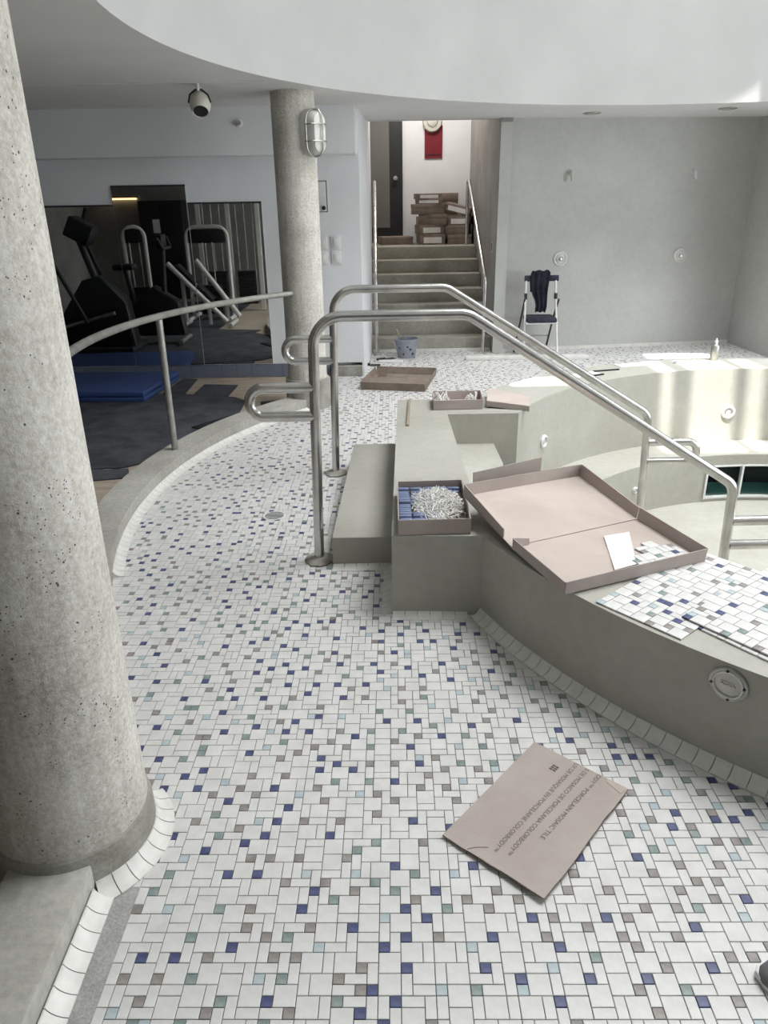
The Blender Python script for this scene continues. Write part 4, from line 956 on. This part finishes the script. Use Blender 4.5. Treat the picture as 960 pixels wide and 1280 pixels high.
# wood stick
bm = B(); box(bm, -0.009, -0.30, 0, 0.009, 0.30, 0.012, Matrix.Translation((0.165, 4.55, ZRIM)) @ Matrix.Rotation(-0.055, 4, 'Z'), bev=0.002)
tag(obj('wood_stick', bm, 'wood'), 'thin wooden stick lying on the pool platform', 'stick')
# grey shoe tip at the right edge of the frame
SH = thing('shoe', 'grey shoe toe at the bottom right edge', 'shoe', (0.82, 1.08, 0))
SHX, SHY = 0.805, 1.10
def sh(u, v, z): return (SHX + u, SHY - 0.12 * u + v, z)
prof = ((0.0, 0.010, 0.022), (0.010, 0.026, 0.036), (0.03, 0.038, 0.047), (0.07, 0.046, 0.058), (0.115, 0.046, 0.078), (0.16, 0.040, 0.098), (0.21, 0.036, 0.092), (0.25, 0.036, 0.098), (0.28, 0.030, 0.102), (0.295, 0.016, 0.085))
bm = B(); rows = []
for u, w, h in prof:
    rows.append([bm.verts.new(sh(u, w * math.copysign(abs(math.cos(PI * k / 12)) ** 0.8, math.cos(PI * k / 12)), 0.014 + (h - 0.014) * math.sin(PI * k / 12) ** 0.75)) for k in range(13)])
for p_, q_ in zip(rows[:-1], rows[1:]):
    for k in range(12): bm.faces.new((p_[k], p_[k + 1], q_[k + 1], q_[k]))
    bm.faces.new((p_[12], p_[0], q_[0], q_[12]))
bm.faces.new(rows[0]); bm.faces.new(rows[-1][::-1]); obj('upper', bm, 'skin_grey', SH)
so_ = [sh(u - 0.004, w + 0.004, 0)[:2] for u, w, h in prof] + [sh(u + 0.003, -w - 0.004, 0)[:2] for u, w, h in reversed(prof)]
obj('sole', prism(B(), so_, 0.0005, 0.020, bev=0.003), 'plate', SH)
for k in range(4):
    u = 0.075 + 0.022 * k; z = 0.060 + 0.0105 * k
    obj('lace', tube(B(), [sh(u, -0.022, z - 0.006), sh(u + 0.004, 0, z + 0.006), sh(u, 0.022, z - 0.006)], 0.0028, 6), 'plate', SH)
bm = B(); lathe(bm, [(0.0, 0.0), (0.024, 0.0), (0.026, 0.004), (0.0, 0.005)], 20, Matrix.Translation(sh(0.215, 0, 0.0945)) @ Matrix.Diagonal((1.7, 1.0, 1.0, 1.0))); obj('opening', bm, 'black', SH)

# ------------------------------------------------------------------ gym: mirrors, mats, machines
for x0, x1, z1, lb in ((-3.95, -2.405, 1.59, 'long wall mirror at the left showing dark machines'), (-2.40, -1.735, 1.747, 'middle wall mirror, taller than its two neighbours'), (-1.73, -1.062, 1.597, 'right-hand wall mirror next to the white wall strip')):
    t = thing('wall_mirror', lb, 'mirror', ((x0 + x1) / 2, GY - 0.003, 0.135))
    d_ = 0.012 if z1 > 1.7 else 0.006
    obj('glass', box(B(), x0, GY - d_, 0.135, x1, GY - 0.0005, z1), 'mirror', t, smooth=False)
    bm = B(); box(bm, x0, GY - d_ - 0.004, z1 - 0.012, x1, GY - 0.0005, z1 + 0.004); 
    obj('top_channel', bm, 'dark', t, smooth=False)
def foam(name, label, cat, pts, z0, z1, mat, bev=0.006):
    t = thing(name, label, cat, (pts[0][0], pts[0][1], z0)); obj('pad', prism(B(), pts, z0, z1, bev=bev), mat, t); return t
t = foam('exercise_mat', 'thick blue vinyl exercise mat folded double under the mirrors', 'mat', [(-3.4, 6.42), (-2.06, 6.33), (-1.965, 7.18), (-3.4, 7.20)], 0.012, 0.052, 'bluemat', 0.008)
obj('upper_fold', prism(B(), [(-3.4, 6.42), (-2.062, 6.332), (-1.967, 7.18), (-3.4, 7.20)], 0.056, 0.10, bev=0.008), 'bluemat', t)
def jag(a, c, n, amp, rr):
    a, c = Vector((a[0], a[1], 0)), Vector((c[0], c[1], 0)); d = c - a; nn = Vector((-d.y, d.x, 0)).normalized(); o_ = []
    for k in range(n): o_.append(a + d * (k / n) + nn * (amp if k % 2 else -amp) * rr.uniform(0.4, 1))
    return [(p.x, p.y) for p in o_]
rr = random.Random(8)
kout = lambda deg, e=0.0: (KCX + (KRO + e) * math.cos(R_(deg)), KCY + (KRO + e) * math.sin(R_(deg)))
m1 = [(-1.80, 6.62), (-4.9, 6.75), (-4.9, 4.60)] + jag((-2.4, 4.55), (-1.62, 4.62), 12, 0.012, rr) + [kout(164, .02), kout(160, .015), kout(155, .02)] + jag((-1.30, 5.60), (-1.12, 5.86), 4, 0.01, rr) + [(-1.18, 6.32), (-1.30, 6.46)]
foam('rubber_mat', 'black rubber gym mat beside the kerb with a ragged puzzle edge', 'mat', m1, 0.002, 0.012, 'rubber', 0.0)
m2 = jag((-1.66, 4.585), (-4.9, 4.52), 26, 0.014, rr) + [(-4.9, 1.2), (-2.2, 1.2), (-2.2, 4.30), (-1.60, 4.42)]
foam('rubber_mat', 'black rubber gym mat nearest the large column', 'mat', m2, 0.0018, 0.010, 'rubber', 0.0)
foam('rubber_mat', 'small black rubber square on the plywood under the right mirror', 'mat', [(-1.70, 6.55), (-1.37, 6.50), (-1.355, 6.93), (-1.68, 6.99)], 0.002, 0.010, 'rubber', 0.0)
foam('rubber_mat', 'black rubber strip between the blue mat and the plywood', 'mat', [(-1.99, 6.66), (-1.78, 6.64), (-1.80, 7.22), (-1.95, 7.25)], 0.0022, 0.009, 'rubber', 0.0)
for pts, lb in (([(-1.46, 5.50), (-1.10, 5.98), (-1.04, 6.0), (-1.35, 5.44)], 'torn strip of black rubber lying along the kerb'), ([(-1.02, 6.13), (-0.86, 6.22), (-0.84, 6.30), (-1.04, 6.24)], 'crumpled black rubber scrap on plywood near the far column')):
    foam('rubber_scrap', lb, 'scrap', pts, 0.0125, 0.022, 'black', 0.003)
bm = B(); tube(bm, [(-1.36, 5.20, 0.018), (-1.33, 5.22, 0.024), (-1.30, 5.19, 0.018), (-1.28, 5.20, 0.016)], 0.007, 6); tag(obj('paper_scrap', bm, 'plate'), 'small white scrap on the rubber mat by the rail post', 'scrap')

def tubes(parent, name, mat, paths, r, rad=0.05):
    for p in paths: obj(name, tube(B(), fillet(p, rad) if len(p) > 2 else p, r, 10), mat, parent)
# machines stand left of the large column and are seen in the mirrors
E1 = thing('elliptical_trainer', 'black elliptical trainer reflected in the left mirror', 'exercise machine', (-3.35, 5.8, 0))
obj('housing', prism(B(), [(-0.45, 0.05), (0.42, 0.05), (0.36, 0.55), (0.10, 0.85), (-0.10, 0.80), (-0.40, 0.4)], -0.12, 0.12, Matrix.Translation((-3.25, 5.75, 0)) @ Matrix.Rotation(PI / 2, 4, 'X'), bev=0.02), 'black', E1)
tubes(E1, 'upright', 'dark', [[(-3.15, 5.75, 0.5), (-3.35, 5.75, 1.25)]], 0.04)
tubes(E1, 'arm', 'black', [[(-3.05, 5.50, 0.35), (-3.30, 5.48, 0.95), (-3.42, 5.46, 1.30), (-3.32, 5.46, 1.55)], [(-3.30, 6.0, 0.35), (-3.55, 6.02, 0.95), (-3.72, 6.04, 1.30), (-3.60, 6.04, 1.52)]], 0.022)
obj('console', box(B(), -0.14, -0.12, 0, 0.14, 0.12, 0.22, Matrix.Translation((-3.36, 5.75, 1.22)) @ Matrix.Rotation(0.5, 4, 'Y'), bev=0.02), 'black', E1)
tubes(E1, 'pedal_arm', 'steel_dull', [[(-3.9, 5.55, 0.30), (-3.0, 5.55, 0.35)], [(-3.9, 5.95, 0.22), (-3.0, 5.95, 0.45)]], 0.022)
for y in (5.55, 5.95): obj('pedal', box(B(), -3.95, y - 0.07, 0.28, -3.60, y + 0.07, 0.33, bev=0.01), 'black', E1)
tubes(E1, 'foot', 'dark', [[(-3.9, 5.45, 0.04), (-3.9, 6.05, 0.04)], [(-2.85, 5.45, 0.04), (-2.85, 6.05, 0.04)]], 0.035)
E2 = thing('exercise_bike', 'black exercise bike reflected between the left and middle mirrors', 'exercise machine', (-2.75, 5.35, 0))
obj('housing', prism(B(), [(-0.35, 0.10), (0.35, 0.10), (0.30, 0.50), (0.02, 0.68), (-0.28, 0.45)], -0.09, 0.09, Matrix.Translation((-2.72, 5.3, 0)) @ Matrix.Rotation(PI / 2, 4, 'X'), bev=0.02), 'black', E2)
tubes(E2, 'post', 'dark', [[(-2.60, 5.3, 0.5), (-2.55, 5.3, 1.10)], [(-2.95, 5.3, 0.4), (-3.02, 5.3, 0.88)]], 0.03)
obj('saddle', box(B(), -3.15, 5.20, 0.86, -2.90, 5.40, 0.93, bev=0.025), 'black', E2)
tubes(E2, 'handlebar', 'black', [[(-2.55, 5.10, 1.22), (-2.50, 5.12, 1.10), (-2.50, 5.48, 1.10), (-2.55, 5.50, 1.22)]], 0.018)
obj('console', box(B(), -2.60, 5.20, 1.10, -2.52, 5.40, 1.25, bev=0.01), 'black', E2)
tubes(E2, 'foot', 'steel_dull', [[(-3.05, 5.05, 0.04), (-3.05, 5.55, 0.04)], [(-2.40, 5.05, 0.04), (-2.40, 5.55, 0.04)]], 0.03)
def arch_machine(label, x, y, w, h):
    t = thing('weight_machine', label, 'exercise machine', (x, y, 0))
    tubes(t, 'frame_arch', 'whitemetal', [[(x - w / 2, y, 0), (x - w / 2, y, h), (x + w / 2, y, h), (x + w / 2, y, 0)]], 0.028, 0.15)
    obj('shroud', box(B(), x - w / 2 + 0.03, y - 0.03, h - 0.22, x + w / 2 - 0.03, y + 0.03, h - 0.03, bev=0.02), 'black', t)
    for dx in (-0.07, 0.07): obj('guide_rod', tube(B(), [(x + dx, y + 0.02, 0.05), (x + dx, y + 0.02, h - 0.1)], 0.01, 8), 'steel', t)
    for k in range(9): obj('weight_plate', box(B(), x - 0.15, y - 0.06, 0.08 + k * 0.045, x + 0.15, y + 0.09, 0.12 + k * 0.045), 'black', t, smooth=False)
    tubes(t, 'foot', 'whitemetal', [[(x - w / 2, y - 0.35, 0.03), (x - w / 2, y + 0.35, 0.03)], [(x + w / 2, y - 0.35, 0.03), (x + w / 2, y + 0.35, 0.03)]], 0.028)
    return t
arch_machine('white-framed weight machine reflected in the right mirror', -2.45, 3.32, 0.58, 1.27)
arch_machine('white-framed weight machine reflected in the middle mirror', -3.45, 3.42, 0.30, 1.29)
T3 = thing('cable_tower', 'tall white cable tower with rods reflected in the right mirror', 'exercise machine', (-2.1, 2.4, 0))
for x in (-2.75, -2.30, -1.85): obj('upright', box(B(), x - 0.03, 2.37, 0, x + 0.03, 2.43, 1.95), 'whitemetal', T3, smooth=False)
obj('crossbar', box(B(), -2.78, 2.37, 1.90, -1.82, 2.43, 1.97), 'whitemetal', T3, smooth=False)
for k in range(7): obj('guide_rod', tube(B(), [(-2.68 + k * 0.125, 2.40, 0.1), (-2.68 + k * 0.125, 2.40, 1.92)], 0.011, 8), 'steel', T3)
for x in (-2.53, -2.07):
    for k in range(10): obj('weight_plate', box(B(), x - 0.14, 2.33, 0.10 + 0.05 * k, x + 0.14, 2.47, 0.145 + 0.05 * k), 'black', T3, smooth=False)
T4 = thing('incline_bench', 'white tubular incline bench reflected in the right mirror', 'exercise machine', (-2.4, 3.74, 0))
tubes(T4, 'rail', 'whitemetal', [[(-2.85, 3.85, 0.84), (-2.12, 3.85, 0.06)], [(-2.52, 3.62, 0.86), (-1.98, 3.62, 0.10)]], 0.034)
tubes(T4, 'leg', 'whitemetal', [[(-2.05, 3.5, 0.03), (-2.05, 4.0, 0.03)], [(-2.35, 3.85, 0.03), (-2.35, 3.85, 0.30)], [(-2.15, 3.62, 0.03), (-2.15, 3.62, 0.30)], [(-2.70, 3.5, 0.03), (-2.70, 4.0, 0.03)], [(-2.70, 3.74, 0.03), (-2.70, 3.74, 0.66)]], 0.028)
obj('pad', box(B(), -0.40, -0.11, 0, 0.25, 0.11, 0.06, Matrix.Translation((-2.50, 3.74, 0.50)) @ Matrix.Rotation(0.80, 4, 'Y'), bev=0.02), 'black', T4)
# dark cabinet and warm cove lamp on the far gym wall (seen in the mirrors)
D2 = thing('tall_cabinet', 'tall black cabinet with a white notice, seen in the middle mirror', 'cabinet', (-3.8, 0.5, 0))
obj('body', box(B(), -4.15, 0.352, 0, -3.40, 0.70, 1.64, bev=0.006), 'black', D2)
obj('door', box(B(), -4.13, 0.70, 0.05, -3.79, 0.72, 1.60, bev=0.004), 'black', D2); obj('door', box(B(), -3.77, 0.70, 0.05, -3.42, 0.72, 1.60, bev=0.004), 'black', D2)
obj('notice', box(B(), -3.92, 0.721, 1.12, -3.80, 0.725, 1.34), 'plate', D2, smooth=False)
NI = thing('cove_lamp', 'warm cove lamp high on the gym wall, seen in the mirror', 'lamp', (-4.6, 0.4, 1.7))
obj('tube', box(B(), -5.0, 0.36, 1.665, -4.25, 0.40, 1.69), 'warm', NI, smooth=False)
obj('shield', box(B(), -5.05, 0.36, 1.70, -4.2, 0.50, 1.72), 'dark', NI, smooth=False)
struct('trim_5', box(B(), -5.2, 5.60, CEIL - 0.006, -0.74, 5.615, CEIL - 0.0005), 'ceil', 'thin joint bead across the gym soffit', smooth=False)

OT = thing('wall_outlet', 'small pale outlet plate on the dark stair wall', 'outlet', (1.236, 8.62, 1.1))
obj('plate', box(B(), 1.228, 8.585, 1.045, 1.2375, 8.655, 1.155, bev=0.002), 'frost', OT)
obj('socket', box(B(), 1.226, 8.60, 1.06, 1.229, 8.64, 1.14), 'dark', OT, smooth=False)
T4.location.y += 0.22
for t_ in [o for o in COL.objects if o.parent is None and o.get('category') == 'exercise machine']: t_.location.z += 0.013
